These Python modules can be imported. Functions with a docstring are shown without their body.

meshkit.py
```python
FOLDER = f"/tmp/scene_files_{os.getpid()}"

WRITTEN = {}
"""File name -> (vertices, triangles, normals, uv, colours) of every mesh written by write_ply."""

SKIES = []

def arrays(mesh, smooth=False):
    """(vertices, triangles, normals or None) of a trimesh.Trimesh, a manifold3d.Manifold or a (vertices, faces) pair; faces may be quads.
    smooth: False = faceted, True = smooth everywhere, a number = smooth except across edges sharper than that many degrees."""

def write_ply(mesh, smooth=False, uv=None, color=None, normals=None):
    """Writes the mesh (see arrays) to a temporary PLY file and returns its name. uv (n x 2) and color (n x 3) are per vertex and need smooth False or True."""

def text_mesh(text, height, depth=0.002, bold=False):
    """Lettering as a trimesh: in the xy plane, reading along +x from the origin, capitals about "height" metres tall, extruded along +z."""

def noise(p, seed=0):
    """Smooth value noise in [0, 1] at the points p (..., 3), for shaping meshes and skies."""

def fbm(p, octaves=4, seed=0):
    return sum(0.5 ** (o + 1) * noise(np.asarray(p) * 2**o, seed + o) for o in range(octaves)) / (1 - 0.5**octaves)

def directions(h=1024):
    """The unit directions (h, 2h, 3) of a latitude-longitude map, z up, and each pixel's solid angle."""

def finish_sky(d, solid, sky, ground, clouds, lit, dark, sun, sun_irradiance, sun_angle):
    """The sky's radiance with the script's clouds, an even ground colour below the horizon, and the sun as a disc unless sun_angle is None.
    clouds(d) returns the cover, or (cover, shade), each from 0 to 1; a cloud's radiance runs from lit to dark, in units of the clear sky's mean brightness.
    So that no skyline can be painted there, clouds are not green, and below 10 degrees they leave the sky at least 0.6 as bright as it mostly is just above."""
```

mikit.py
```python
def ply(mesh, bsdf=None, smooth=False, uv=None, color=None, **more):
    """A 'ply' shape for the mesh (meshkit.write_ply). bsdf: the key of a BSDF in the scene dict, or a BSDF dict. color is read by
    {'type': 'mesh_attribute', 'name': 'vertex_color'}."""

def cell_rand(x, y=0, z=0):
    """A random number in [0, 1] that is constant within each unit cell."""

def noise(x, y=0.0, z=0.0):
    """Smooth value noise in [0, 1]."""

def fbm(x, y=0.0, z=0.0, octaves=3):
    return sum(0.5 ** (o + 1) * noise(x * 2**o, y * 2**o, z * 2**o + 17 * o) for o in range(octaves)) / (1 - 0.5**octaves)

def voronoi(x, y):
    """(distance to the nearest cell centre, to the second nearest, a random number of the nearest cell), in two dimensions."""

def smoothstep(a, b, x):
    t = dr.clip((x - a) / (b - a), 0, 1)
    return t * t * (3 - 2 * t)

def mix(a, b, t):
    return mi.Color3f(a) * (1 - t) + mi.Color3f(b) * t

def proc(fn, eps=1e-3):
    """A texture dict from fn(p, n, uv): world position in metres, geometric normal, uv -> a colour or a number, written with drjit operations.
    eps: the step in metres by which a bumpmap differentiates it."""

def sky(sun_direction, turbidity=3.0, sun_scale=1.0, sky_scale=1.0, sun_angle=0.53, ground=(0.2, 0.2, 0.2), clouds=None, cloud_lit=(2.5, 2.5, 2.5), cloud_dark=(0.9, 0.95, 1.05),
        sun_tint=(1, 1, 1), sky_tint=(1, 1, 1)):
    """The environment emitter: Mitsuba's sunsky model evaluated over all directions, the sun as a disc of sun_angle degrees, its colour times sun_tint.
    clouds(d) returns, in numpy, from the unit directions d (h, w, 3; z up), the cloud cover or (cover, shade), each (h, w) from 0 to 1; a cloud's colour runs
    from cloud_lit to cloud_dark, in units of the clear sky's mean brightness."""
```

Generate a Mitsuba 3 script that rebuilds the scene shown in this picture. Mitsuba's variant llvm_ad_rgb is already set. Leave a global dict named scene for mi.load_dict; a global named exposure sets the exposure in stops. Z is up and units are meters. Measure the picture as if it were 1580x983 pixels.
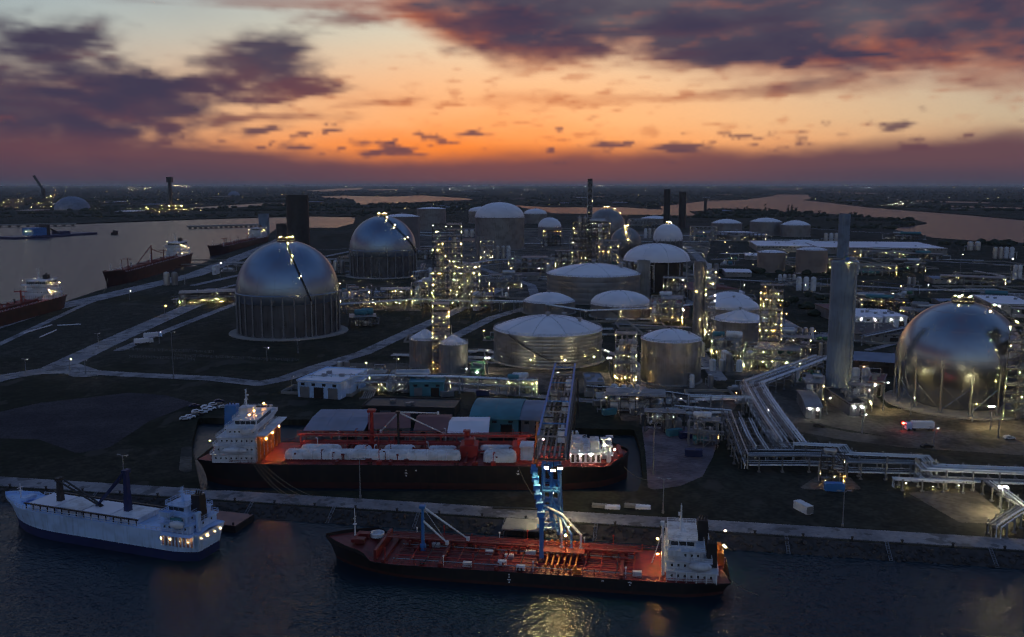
import math, random
import numpy as np, trimesh, mitsuba as mi, mikit
from meshkit import fbm
from mikit import noise as tnoise, fbm as tfbm, smoothstep, mix, proc, cell_rand
from shapely.geometry import Polygon, LineString, Point, box as sbox
from shapely.ops import unary_union
T = mi.ScalarTransform4f
scene, labels = {}, {}

# ------------------------------------------------------------------ camera, sky, air, exposure
EYE, PITCH, FOCAL = 100.0, math.radians(8.4), 1400.0        # metres above the water; degrees down; focal length of a 1580 wide picture
exposure = 2.85
AIR = 2.9e-5
scene['air'] = {'type': 'homogeneous', 'albedo': {'type': 'rgb', 'value': [.93, .94, .96]}, 'sigma_t': AIR}
scene['camera'] = {'type': 'perspective', 'fov': math.degrees(2 * math.atan(790 / FOCAL)), 'fov_axis': 'x', 'near_clip': .5, 'far_clip': 120000.,
                   'to_world': T().look_at(origin=[0, 0, EYE], target=[0, math.cos(PITCH), EYE - math.sin(PITCH)], up=[0, 0, 1]),
                   'medium': {'type': 'ref', 'id': 'air'}}


def sky_clouds(d):
    """Evening cloud: a deck over the western sky, ragged banks beside the glow, a haze bank along the horizon, clear dusk elsewhere. Returns (cover, shade)."""
    az = np.degrees(np.arctan2(d[..., 0], d[..., 1]))
    el = np.degrees(np.arcsin(np.clip(d[..., 2], -1, 1)))
    ss = lambda a, b, x: (lambda t: t * t * (3 - 2 * t))(np.clip((x - a) / (b - a), 0, 1))
    P = lambda sx, sy, k, ax=0, ay=0: np.stack([(az + ax) * sx, (el + ay) * sy, np.full_like(az, k)], -1)
    w1, w2 = fbm(P(.11, .5, 2.2), 4, 71) - .5, fbm(P(.11, .5, 7.7), 4, 72) - .5
    n1 = fbm(P(.15, .42, 3.3, 5 * w1, 2.2 * w2), 6, 5) - .5
    n2 = fbm(P(.42, 1.4, 9.1, 4 * w1, 1.4 * w2), 6, 11) - .5
    n3 = fbm(P(.075, .95, 1.7, 6 * w2, 1.6 * w1), 6, 23) - .5
    fine = fbm(P(.9, 3.2, 4.1, 4 * w2, 1.5 * w1), 5, 31) - .5
    nd = fbm(d * [5., 5., 9.], 6, 61) - .5
    C, S = np.zeros_like(az), np.zeros_like(az)

    def over(c, s):
        nonlocal C, S
        c = np.clip(c, 0, 1)
        S = S * (1 - c) + np.clip(s, 0, 1) * c
        C = C * (1 - c) + c

    glow = np.exp(-(az + 3) ** 2 / (2 * 16. ** 2))
    wide = np.exp(-(az + 1) ** 2 / (2 * 25. ** 2))
    # sunset-lit vapour low over the western horizon
    over((1 - .40 * ss(1.8, 4.6, el + 2.0 * n1)) * (1 - ss(4.2, 10, el + n1)) * (.50 + .48 * glow) * (.2 + .75 * wide), .0 + .72 * (1 - wide) + .14 * n3)
    # thin streaks
    over(ss(.02, .26, n3 + .15 * n2 + .1 * fine) * ss(1.2, 3, el) * (1 - ss(10, 15, el)) * .62 * (.3 + .7 * wide), .42 + .5 * (1 - glow) + .04 * (el - 4))
    over(ss(.05, .3, fine + .4 * n3) * ss(2., 3.4, el) * (1 - ss(6, 9, el)) * .5 * wide, .55)
    over(ss(-.02, .25, nd) * (1 - wide) * ss(1, 6, el) * .45, .98)

    def bank(x, y, rx, ry, k, soft=.5, shade=.9, tilt=0., amp=1.7, most=.96):
        u, v = (az - x) / rx, (el - y - tilt * (az - x)) / ry
        f = 1 - np.sqrt(u * u + v * v) + amp * n1 * k + 1.0 * n2 * k + .7 * fine * k
        over(ss(0, soft, f) * most, shade + .10 * n2 - .06 * np.clip(-v, 0, 1) + .08 * n1)
    bank(-37, 4.2, 23, 5.6, .38, .5, 1.)
    bank(-22.5, 4.8, 7.5, 3.0, .55, .6, .99, -.05)
    bank(-25.0, 7.9, 5.0, 1.7, .9, .9, 1.0, .22)
    bank(-19, 5.8, 7.5, 2.0, .8, .8, 1., .06)
    bank(-15.5, 6.8, 5.6, 2.7, .65, .7, .98, .10)
    bank(-13, 5.7, 4.5, .9, 1.1, 1., .90, .10)
    bank(-8.5, 4.9, 4.5, .35, 1.0, 1.1, .74, .1, 1.7, .65)
    bank(-15, 4.0, 7.5, .40, 1.0, 1.1, .84, .03, 1.7, .75)
    bank(-25, 3.0, 7, 1.0, .8, .8, 1.)
    bank(-6, 9.9, 8.5, .8, 1.0, 1., .86, .02, 1.7, .85)
    bank(-5, 11.4, 11, .7, 1.0, 1., .80, .0, 1.7, .85)
    # the large deck, lit from below along its lower edge
    edge = np.interp(az, [-180, -60, -30, -14, -8, -4, 1, 8, 14, 20, 29, 60, 100, 180], [9, 9, 12.5, 12.2, 9.6, 7.8, 6.6, 7.0, 6.2, 5.8, 5.1, 6, 9, 9])
    h = el - edge + 3.2 * n1 + 2.6 * n3 + .8 * fine
    west = (1 - ss(125, 155, np.abs(az) + 60 * nd)) * (1 - ss(19, 30, el + 24 * nd))
    over(ss(-.6, 2.0, h) * west * (.93 + .35 * n1), .54 + .33 * ss(.2, 3.4, h + 2.2 * n2) + .15 * ss(-6, 12, az) + .16 * ss(10, 14, el) + .95 * n3 * (1 - ss(12, 20, el)) * (1 - .6 * ss(8, 24, az)) + .2 * fine)
    over(ss(.02, .3, nd) * (1 - west) * ss(12, 25, el) * .5, .98)
    bank(3, 7.9, 9, .7, .9, 1., .93, -.02, 1.7, .8)
    bank(16.8, 7.05, .9, .36, .9, .7, 1., .2, .8)
    bank(-2, 9.7, 5.2, .7, .9, .9, .97, 0, 1.7, .9)
    bank(10, 9.2, 9, .6, .9, 1., .98, .03, 1.7, .8)
    # haze bank on the horizon
    top = 1.85 + 1.5 * n1 + .5 * n2 + .2 * ss(8, 30, np.abs(az)) + .9 * ss(-9, -26, az) + .9 * ss(12, 30, az)
    over((1 - ss(-.7, .6, el - top)) * .96, (.925 + .07 * ss(3, 22, np.abs(az - 1)) + .06 * n3 - .06 * ss(.2, 1.7, el)))
    # small dark cumulus rags above it
    r = fbm(P(.8, 2.3, 6.6, 2 * w1, .6 * w2), 6, 41) - .5
    over(ss(.08, .16, r + .14 * fine - .05 * (np.abs(el - 2.6) / .9) ** 2) * (np.abs(az) < 45) * .8, .92)
    for x, y, s in ((22.6, 3.15, 1.), (25, 2.8, .6), (-20.5, 3.2, 1.2), (-15.5, 3.15, .9), (-7.4, 1.9, 1.8), (10.5, 2.2, 1.3), (19.6, 2.8, .7), (-11, 3.2, .6), (-13.5, 2.2, .9), (-2.5, 3.0, .9), (6, 2.4, 1.1)):
        u, v = (az - x) / (1.3 * s), (el - y) / (.38 * s)
        over(ss(0, .7, 1 - np.sqrt(u * u + np.where(v < 0, 5, 1) * v * v) + 1.8 * n2 + 1.9 * fine) * .88, .95)
    return C, S / np.maximum(C, 1e-6)


SKY_WEIGHT = 60.
SUN_EL = math.radians(.5)
scene['sky'] = {**mikit.sky([.02, math.cos(SUN_EL), math.sin(SUN_EL)], turbidity=3, sun_scale=0.0, sky_tint=(1, 1.70, 3.6), clouds=sky_clouds,
                            cloud_lit=(5.9, 1.24, .06), cloud_dark=(.30, .245, .46)), 'sampling_weight': SKY_WEIGHT}
Z0 = 2.5                                                     # the land's level above the water

# ------------------------------------------------------------------ survey: where things stand
CP, SP = math.cos(PITCH), math.sin(PITCH)


def G(px, py, z=Z0):
    """Survey point: the place at height z that is sighted at (px, py)."""
    a, b = (px - 790) / FOCAL, (491.5 - py) / FOCAL
    d = np.array([a, CP + b * SP, -SP + b * CP])
    return np.array([0, 0, EYE]) + d * ((z - EYE) / d[2])


def scale_at(p):
    return (p[1] * CP - (p[2] - EYE) * SP) / FOCAL


def height_at(p, py):
    """The height above p's ground spot that is sighted in row py."""
    b = (491.5 - py) / FOCAL
    return EYE + p[1] * (-SP + b * CP) / (CP + b * SP)


def V(*a): return np.array(a, float)


def unit(v): return v / (np.linalg.norm(v) + 1e-12)


# ------------------------------------------------------------------ meshes
BOXV = np.array([[x, y, z] for x in (-.5, .5) for y in (-.5, .5) for z in (-.5, .5)])
BOXF = np.array([[0, 1, 3], [0, 3, 2], [4, 6, 7], [4, 7, 5], [0, 4, 5], [0, 5, 1], [2, 3, 7], [2, 7, 6], [0, 2, 6], [0, 6, 4], [1, 5, 7], [1, 7, 3]])


class MB:
    """Collects pieces of one mesh. frame = (origin, ex, ey): local axes on the ground."""

    def __init__(s, frame=None):
        s.v, s.f, s.n, s.frame = [], [], 0, frame

    def add(s, v, f):
        v, f = np.asarray(v, float), np.asarray(f, int)
        if f.shape[1] == 4:
            f = np.vstack([f[:, [0, 1, 2]], f[:, [0, 2, 3]]])
        s.v.append(v); s.f.append(f + s.n); s.n += len(v)
        return s

    def box(s, c, size, rz=0., top=1.):
        v = BOXV * np.asarray(size, float)
        if top != 1.:
            v[BOXV[:, 2] > 0, :2] *= top
        if rz:
            c_, s_ = math.cos(rz), math.sin(rz)
            v = v @ np.array([[c_, s_, 0], [-s_, c_, 0], [0, 0, 1]])
        return s.add(v + np.asarray(c, float), BOXF)

    def block(s, x0, x1, y0, y1, z0, z1, top=1.):
        return s.box(((x0 + x1) / 2, (y0 + y1) / 2, (z0 + z1) / 2), (x1 - x0, y1 - y0, z1 - z0), 0, top)

    def beam(s, p, q, w, h=None):
        p, q = np.asarray(p, float), np.asarray(q, float)
        h = h or w
        t = unit(q - p)
        a = np.cross(t, [0, 0, 1.]) if abs(t[2]) < .95 else np.array([1., 0, 0])
        a = unit(a); b = unit(np.cross(a, t))
        m = np.stack([a * w, b * h, t * np.linalg.norm(q - p)])
        return s.add(BOXV @ m + (p + q) / 2, BOXF)

    def tube(s, p, q, r, n=8, r2=None, caps=True):
        p, q = np.asarray(p, float), np.asarray(q, float)
        t = unit(q - p)
        a = unit(np.cross(t, [0, 0, 1.] if abs(t[2]) < .95 else [1., 0, 0])); b = np.cross(t, a)
        an = np.arange(n) * 2 * np.pi / n
        ring = np.cos(an)[:, None] * a + np.sin(an)[:, None] * b
        v = np.vstack([p + ring * r, q + ring * (r if r2 is None else r2)])
        i = np.arange(n); j = (i + 1) % n
        f = [np.stack([i, j, j + n], 1), np.stack([i, j + n, i + n], 1)]
        if caps:
            v = np.vstack([v, [p, q]])
            f += [np.stack([j, i, i * 0 + 2 * n], 1), np.stack([i + n, j + n, i * 0 + 2 * n + 1], 1)]
        return s.add(v, np.vstack(f))

    def path(s, pts, r, n=7):
        """A pipe along a polyline, one continuous skin."""
        p = np.asarray(pts, float)
        t = np.diff(p, axis=0); t /= np.linalg.norm(t, axis=1, keepdims=True) + 1e-12
        m = np.vstack([t[:1], t[:-1] + t[1:], t[-1:]]); m /= np.linalg.norm(m, axis=1, keepdims=True) + 1e-12
        up = np.array([0, 0, 1.])
        rings = []
        an = np.arange(n) * 2 * np.pi / n
        for k in range(len(p)):
            u = up if abs(m[k][2]) < .9 else np.array([1., 0, 0])
            a = unit(np.cross(m[k], u)); b = np.cross(a, m[k])
            rings.append(p[k] + r * (np.cos(an)[:, None] * a + np.sin(an)[:, None] * b))
        s.grid(np.array(rings), wrap=True)
        return s

    def grid(s, rows, wrap=False, flip=False):
        """Quads over rows (k, n, 3)."""
        rows = np.asarray(rows, float)
        k, n = rows.shape[:2]
        m = n if wrap else n - 1
        i, j = np.meshgrid(np.arange(k - 1), np.arange(m), indexing='ij')
        jj = (j + 1) % n
        q = np.stack([i * n + j, i * n + jj, (i + 1) * n + jj, (i + 1) * n + j], -1).reshape(-1, 4)
        return s.add(rows.reshape(-1, 3), q[:, ::-1] if flip else q)

    def lathe(s, prof, c=(0, 0, 0), n=48):
        """A turned form: prof = [(radius, z), ...] from the bottom up on the outside."""
        an = np.arange(n) * 2 * np.pi / n
        rows = np.array([np.stack([r * np.cos(an), r * np.sin(an), np.full(n, z)], 1) for r, z in prof]) + np.asarray(c, float)
        return s.grid(rows, wrap=True)

    def prism(s, poly, z0, z1):
        """shapely polygon -> solid between two heights."""
        for g in getattr(poly, 'geoms', [poly]):
            if g.area > 1e-6:
                m = trimesh.creation.extrude_polygon(g, z1 - z0, engine='earcut')
                s.add(m.vertices + [0, 0, z0], m.faces)
        return s

    def bulb(s, c, r, squash=.7):
        v = np.array([[1, 0, 0], [0, 1, 0], [-1, 0, 0], [0, -1, 0], [0, 0, squash], [0, 0, -squash]], float) * r + np.asarray(c, float)
        return s.add(v, [[0, 1, 4], [1, 2, 4], [2, 3, 4], [3, 0, 4], [1, 0, 5], [2, 1, 5], [3, 2, 5], [0, 3, 5]])

    def done(s):
        v, f = np.vstack(s.v), np.vstack(s.f)
        if s.frame is not None:
            o, ex, ey = s.frame
            v = o + v[:, :1] * ex + v[:, 1:2] * ey + v[:, 2:] * V(0, 0, 1)
        return v, f


def rail(mb, pts, h=1.1, gap=3., r=.05):
    """A guard rail with posts and two bars along a polyline."""
    p = np.asarray(pts, float)
    for a, b in zip(p[:-1], p[1:]):
        for k in (h, h * .5):
            mb.beam(a + [0, 0, k], b + [0, 0, k], r * 2)
        n = max(1, int(np.linalg.norm(b - a) / gap))
        for i in range(n + 1):
            q = a + (b - a) * i / n
            mb.beam(q, q + [0, 0, h], r * 2)


def numbered(key):
    if key not in used:
        used.add(key); return key
    k = 1
    while f'{key}_{k:03d}' in used:
        k += 1
    used.add(f'{key}_{k:03d}')
    return f'{key}_{k:03d}'


used = set()
SHARE = {}


class Thing:
    def __init__(s, name, label, cat, group=None):
        s.key = numbered(name)
        labels[s.key] = {'label': label, 'category': cat, **({'group': group} if group else {})}

    def part(s, name, mb, mat, smooth=False, stuff=False, label=None, under=None, emit=None, weight=1.):
        if mb.n == 0:
            return None
        key = numbered(f'{under or s.key}__{name}')
        put(key, mb, mat, smooth, emit, weight)
        if stuff or label:
            labels[key] = {**({'kind': 'stuff'} if stuff else {}), **({'label': label} if label else {})}
        return key


def put(key, mb, mat, smooth=False, emit=None, weight=1.):
    v, f = mb.done()
    scene[key] = mikit.ply((v, f), mat, smooth=smooth)
    if emit is not None:
        scene[key]['emitter'] = {'type': 'area', 'radiance': {'type': 'rgb', 'value': list(map(float, emit))}, 'sampling_weight': float(weight)}


def solo(name, mb, mat, label, cat, group=None, smooth=False, kind=None):
    key = numbered(name)
    put(key, mb, mat, smooth)
    labels[key] = {'label': label, 'category': cat, **({'group': group} if group else {}), **({'kind': kind} if kind else {})}
    return key


def structure(name, mb, mat, label, smooth=False):
    key = numbered(name)
    put(key, mb, mat, smooth)
    labels[key] = {'kind': 'structure', 'label': label}
    return key


# ------------------------------------------------------------------ materials
def mat(name, base, rough=.6, metal=0., vary=.25, size=6., spec=.5, streak=0., tint=None, coat=0., bump=None):
    """A painted or raw surface: base colour with soil and fading in patches; streak = rain marks running down."""
    b, t2 = mi.Color3f(*base) if False else base, tint or [c * .55 for c in base]
    if vary > 0:
        def fn(p, n, uv, b=b, t2=t2, vary=vary, size=size, streak=streak):
            k = smoothstep(.35, .75, tfbm(p.x / size, p.y / size, p.z / size, 4)) * vary
            if streak:
                k = k + streak * smoothstep(.5, .8, tfbm((p.x + p.y) * 1.1, (p.x - p.y) * 1.1, p.z * .08, 3))
            return mix(b, t2, k)
        colour = proc(fn)
    else:
        colour = {'type': 'rgb', 'value': list(base)}
    d = {'type': 'principled', 'base_color': colour, 'roughness': rough, 'metallic': metal, 'specular': spec}
    if coat:
        d['clearcoat'] = coat
    if bump:
        d = {'type': 'bumpmap', 'arbitrary': proc(bump[0], eps=bump[1]), 'scale': 1., 'bsdf': d}
    scene['mat_' + name] = {'type': 'twosided', 'bsdf': d}
    return 'mat_' + name


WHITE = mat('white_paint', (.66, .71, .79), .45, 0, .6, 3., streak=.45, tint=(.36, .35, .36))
PALE = mat('pale_roof', (.80, .81, .90), .5, 0, .35, 9., tint=(.58, .57, .64))
CLAD = mat('clad_grey', (.27, .27, .29), .42, .45, .5, 7., streak=.4, tint=(.14, .13, .13))
ALU = mat('aluminium', (.44, .45, .48), .30, .85, .5, 5., streak=.35, tint=(.18, .175, .17))
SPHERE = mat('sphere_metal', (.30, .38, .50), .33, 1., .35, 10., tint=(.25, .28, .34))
CONC = mat('concrete', (.27, .26, .25), .85, 0, .5, 6., streak=.3, tint=(.15, .145, .14))
CHIM = mat('chimney_grey', (.18, .24, .33), .6, .0, .4, 8., streak=.3, tint=(.07, .085, .11))
STEEL = mat('dark_steel', (.045, .046, .05), .5, .4, .4, 3.)
GALV = mat('galvanised', (.26, .28, .32), .45, .6, .4, 3., tint=(.13, .13, .14))
PIPE = mat('pipe_silver', (.55, .57, .60), .35, .75, .45, 4., tint=(.30, .28, .27))
BLACK = mat('black_paint', (.014, .014, .018), .4, 0, .5, 3., streak=.5, tint=(.030, .020, .018))
HULLRED = mat('hull_red', (.045, .011, .012), .5, 0, .6, 4., streak=.4, tint=(.022, .012, .012))
DECKRED = mat('deck_red', (.185, .017, .019), .5, 0, .7, 2.2, streak=.4, tint=(.075, .015, .016))
REDP = mat('red_paint', (.34, .022, .022), .45, 0, .4, 3.)
DECK2 = mat('gas_tanker_deck', (.25, .024, .024), .5, 0, .8, 2.2, streak=.4, tint=(.09, .018, .018))
ORANGE = mat('orange_paint', (.55, .17, .03), .5, 0, .4, 3.)
BLUE = mat('blue_paint', (.04, .18, .48), .4, 0, .35, 3., tint=(.03, .10, .26))
HULLBLUE = mat('hull_blue', (.010, .022, .095), .4, 0, .4, 5.)
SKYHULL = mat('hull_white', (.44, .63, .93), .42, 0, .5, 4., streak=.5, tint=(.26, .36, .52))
TEAL = mat('teal_sheet', (.06, .22, .28), .6, 0, .5, 5.)
ROOFRED = mat('roof_red', (.22, .10, .10), .75, 0, .5, 6.)
ROOFBLUE = mat('roof_blue', (.22, .26, .36), .65, 0, .5, 7., tint=(.14, .15, .2))
GLASS = mat('dark_glass', (.02, .025, .03), .08, 0, 0, spec=.8)
RUBBER = mat('rubber', (.02, .02, .02), .8, 0, 0)
LAMPG = mat('lamp_glass', (.6, .6, .6), .5, 0, 0)
ROPE = mat('rope', (.22, .19, .13), .9, 0, 0)
GREEN = mat('green_paint', (.05, .16, .09), .55, 0, .4, 3.)
BRICK = mat('barge_deck', (.30, .17, .15), .8, 0, .6, 4.)
ROCK = mat('rock', (.055, .052, .055), .9, 0, .7, 1.6, tint=(.02, .02, .022))
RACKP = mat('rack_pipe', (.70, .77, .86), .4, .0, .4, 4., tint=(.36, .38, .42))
LEAF = mat('tree_leaf', (.022, .032, .016), .9, 0, .5, 6.)
BARK = mat('bark', (.05, .04, .03), .9, 0, 0)


def ground_fn(p, n, uv):
    a = tfbm(p.x / 23, p.y / 23, 0., 5)
    b = tfbm(p.x / 3.1, p.y / 3.1, 4., 4)
    c = tfbm(p.x / 140 + 7, p.y / 140, 0., 4)
    col = mix((.010, .014, .007), (.024, .024, .017), smoothstep(.35, .65, a))
    col = mix(col, (.025, .028, .024), smoothstep(.52, .68, c) * .75)
    col = col * (.35 + 1.3 * b) * (.6 + .8 * tnoise(p.x * 1.1, p.y * 1.1, 7.))
    return mix(col, (.060, .054, .050), smoothstep(.66, .74, tfbm(p.x / 11, p.y / 19, 9., 4)) * .5)


def asphalt_fn(p, n, uv):
    a = tfbm(p.x / 9, p.y / 9, 0., 4)
    b = tnoise(p.x * 1.4, p.y * 1.4, 3.)
    col = mix((.19, .19, .215), (.30, .29, .31), smoothstep(.3, .7, a)) * (.82 + .3 * b)
    return mix(col, (.05, .05, .052), smoothstep(.58, .70, tfbm(p.x / 4, p.y / 4, 8., 4)) * .6)


def gravel_fn(p, n, uv):
    a = tfbm(p.x / 14, p.y / 14, 2., 4)
    return mix((.030, .028, .038), (.052, .047, .056), smoothstep(.3, .7, a)) * (.6 + .8 * tnoise(p.x * 1.7, p.y * 1.7, 1.))


def yard_fn(p, n, uv):
    a = tfbm(p.x / 12, p.y / 12, 5., 5)
    col = mix((.12, .105, .092), (.040, .038, .036), smoothstep(.38, .66, a))
    return col * (.7 + .6 * tnoise(p.x * .9, p.y * .9, 2.))


def apron_fn(p, n, uv):
    a = tfbm(p.x / 7, p.y / 7, 3., 4)
    return mix((.095, .08, .10), (.15, .13, .16), smoothstep(.3, .7, a)) * (.75 + .5 * tnoise(p.x * .8, p.y * 1.6, 2.))


for nm_, fn_ in (('apron', apron_fn), ('ground', ground_fn), ('asphalt', asphalt_fn), ('gravel', gravel_fn), ('yard', yard_fn)):
    scene['mat_' + nm_] = {'type': 'twosided', 'bsdf': {'type': 'principled', 'base_color': proc(fn_), 'roughness': .88, 'specular': .25}}


def wave_fn(p, n, uv):
    w = .24 * tfbm(p.x * .5 + p.y * .12, p.y * .8 - p.x * .1, 0., 3) + .15 * tnoise(p.x * 1.5 + p.y * .3, p.y * 2.2, 4.) + .045 * tnoise(p.x * 3.7, p.y * 4.6 + p.x, 4.)
    return w + .35 * tfbm(p.x * .07, p.y * .11, 2., 2)


scene['mat_water'] = {'type': 'twosided', 'bsdf': {'type': 'bumpmap', 'arbitrary': proc(wave_fn, eps=.08), 'scale': 1.,
                      'bsdf': {'type': 'principled', 'base_color': {'type': 'rgb', 'value': [.003, .018, .032]}, 'roughness': .17, 'specular': .24}}}

def river_fn(p, n, uv):
    return .05 * tfbm(p.x * .35, p.y * .5, 0., 3) + .12 * tfbm(p.x * .05, p.y * .08, 2., 2)


scene['mat_river'] = {'type': 'twosided', 'bsdf': {'type': 'bumpmap', 'arbitrary': proc(river_fn, eps=.1), 'scale': 1.,
                      'bsdf': {'type': 'principled', 'base_color': {'type': 'rgb', 'value': [.016, .018, .030]}, 'roughness': .30, 'specular': .34}}}

WARM, COOL, AMBER, SODIUM = V(1., .76, .27), V(.95, .92, .72), V(1., .48, .10), V(1., .58, .16)

# ------------------------------------------------------------------ the setting: water, land, roads


def shape(px, z=0.):
    return Polygon([tuple(G(x, y, z)[:2]) for x, y in px]).buffer(0)


def soften(poly, r):
    return poly.buffer(r).buffer(-2 * r).buffer(r)


RIVERS = [
    [(-40, 520), (0, 506), (95, 472), (150, 453), (300, 414), (330, 402), (400, 374), (430, 352), (445, 353), (520, 353), (546, 346), (548, 335), (480, 334), (440, 335), (400, 336),
     (300, 339), (250, 341), (120, 346), (0, 348), (-400, 352), (-1200, 380), (-1200, 640), (-300, 640)],
    [(262, 323), (330, 318), (400, 314), (440, 314), (442, 317.5), (380, 320), (330, 322.5), (270, 325)],
    [(468, 294.5), (520, 291), (562, 289.7), (556, 292.5), (500, 296)], [(565, 292.6), (616, 291.6), (612, 293.4), (570, 294)],
    [(495, 303), (530, 302), (600, 303.5), (650, 301.5), (720, 306), (740, 309), (690, 310), (640, 313), (552, 316.5), (545, 308), (500, 305.5)],
    [(785, 316), (850, 320), (960, 319.5), (1000, 322), (1060, 325), (1080, 334), (950, 332), (850, 330), (840, 326), (792, 320)],
    [(1012, 319), (1090, 310), (1150, 308), (1190, 303), (1200, 300), (1246, 300.5), (1252, 306), (1240, 309), (1280, 313), (1340, 320), (1400, 325), (1480, 331), (1580, 340),
     (2300, 390), (2300, 480), (1700, 400), (1580, 377), (1500, 373), (1440, 369), (1366, 353), (1400, 350), (1430, 345), (1415, 341), (1330, 335), (1280, 331), (1200, 327), (1140, 323),
     (1100, 323), (1085, 327), (1030, 326)],
    [(1185, 291.3), (1240, 291), (1243, 292.2), (1190, 292.5)], [(1250, 297), (1330, 297.5), (1400, 300), (1330, 299.6)], [(1395, 309), (1530, 312), (1525, 314.5), (1400, 311.5)],
    [(1452, 317), (1600, 321), (1600, 324), (1470, 320)], [(1085, 300.5), (1130, 300), (1128, 301.2)], [(880, 302.6), (940, 303), (930, 304)],
]
BASIN = [(296, 690), (306, 650), (600, 655), (940, 668), (978, 668), (986, 690), (992, 740), (984, 765), (640, 765), (310, 763)]
QL, QR = G(0, 752), G(1580, 852)                              # the quay's edge
QD = unit(QR - QL); QN = V(-QD[1], QD[0], 0)                  # along it, and inland
FAR = 60000.
quay_a, quay_b = QL - QD * 4000, QR + QD * 4000
land = Polygon([tuple(quay_a[:2]), tuple(quay_b[:2]), (FAR, quay_b[1]), (FAR, FAR), (-FAR, FAR), (-FAR, quay_a[1])])
rivers = unary_union([soften(shape(r), 3.) for r in RIVERS])
basin = soften(shape(BASIN, 1.), 2.)
land = land.difference(rivers).difference(basin)
structure('ground', MB().prism(land, -3., Z0), 'mat_ground', 'dark grass and bare earth of the terminal and the flat country behind it')
R_ = 70000.
structure('water', MB().add([[-R_, -R_, 0], [R_, -R_, 0], [R_, R_, 0], [-R_, R_, 0]], [[0, 1, 2, 3]]), 'mat_water', 'dark rippled water of the harbour basin and the river')

mb = MB()
for g in getattr(rivers.buffer(4.), 'geoms', [rivers.buffer(4.)]):
    v, f = trimesh.creation.triangulate_polygon(g, engine='earcut')
    mb.add(np.column_stack([v, np.full(len(v), .05)]), f)
structure('river', mb, 'mat_river', 'calm river arms behind the terminal, shining with the evening sky')


def sheet(name, poly, lift, mat_, label):
    poly = poly.intersection(land.buffer(-.3))
    mb = MB()
    for g in getattr(poly, 'geoms', [poly]):
        if g.area > 4 and g.geom_type == 'Polygon':
            v, f = trimesh.creation.triangulate_polygon(g, engine='earcut')
            mb.add(np.column_stack([v, np.full(len(v), Z0 + lift)]), f)
    if mb.n:
        structure(name, mb, mat_, label)
    return poly


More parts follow.
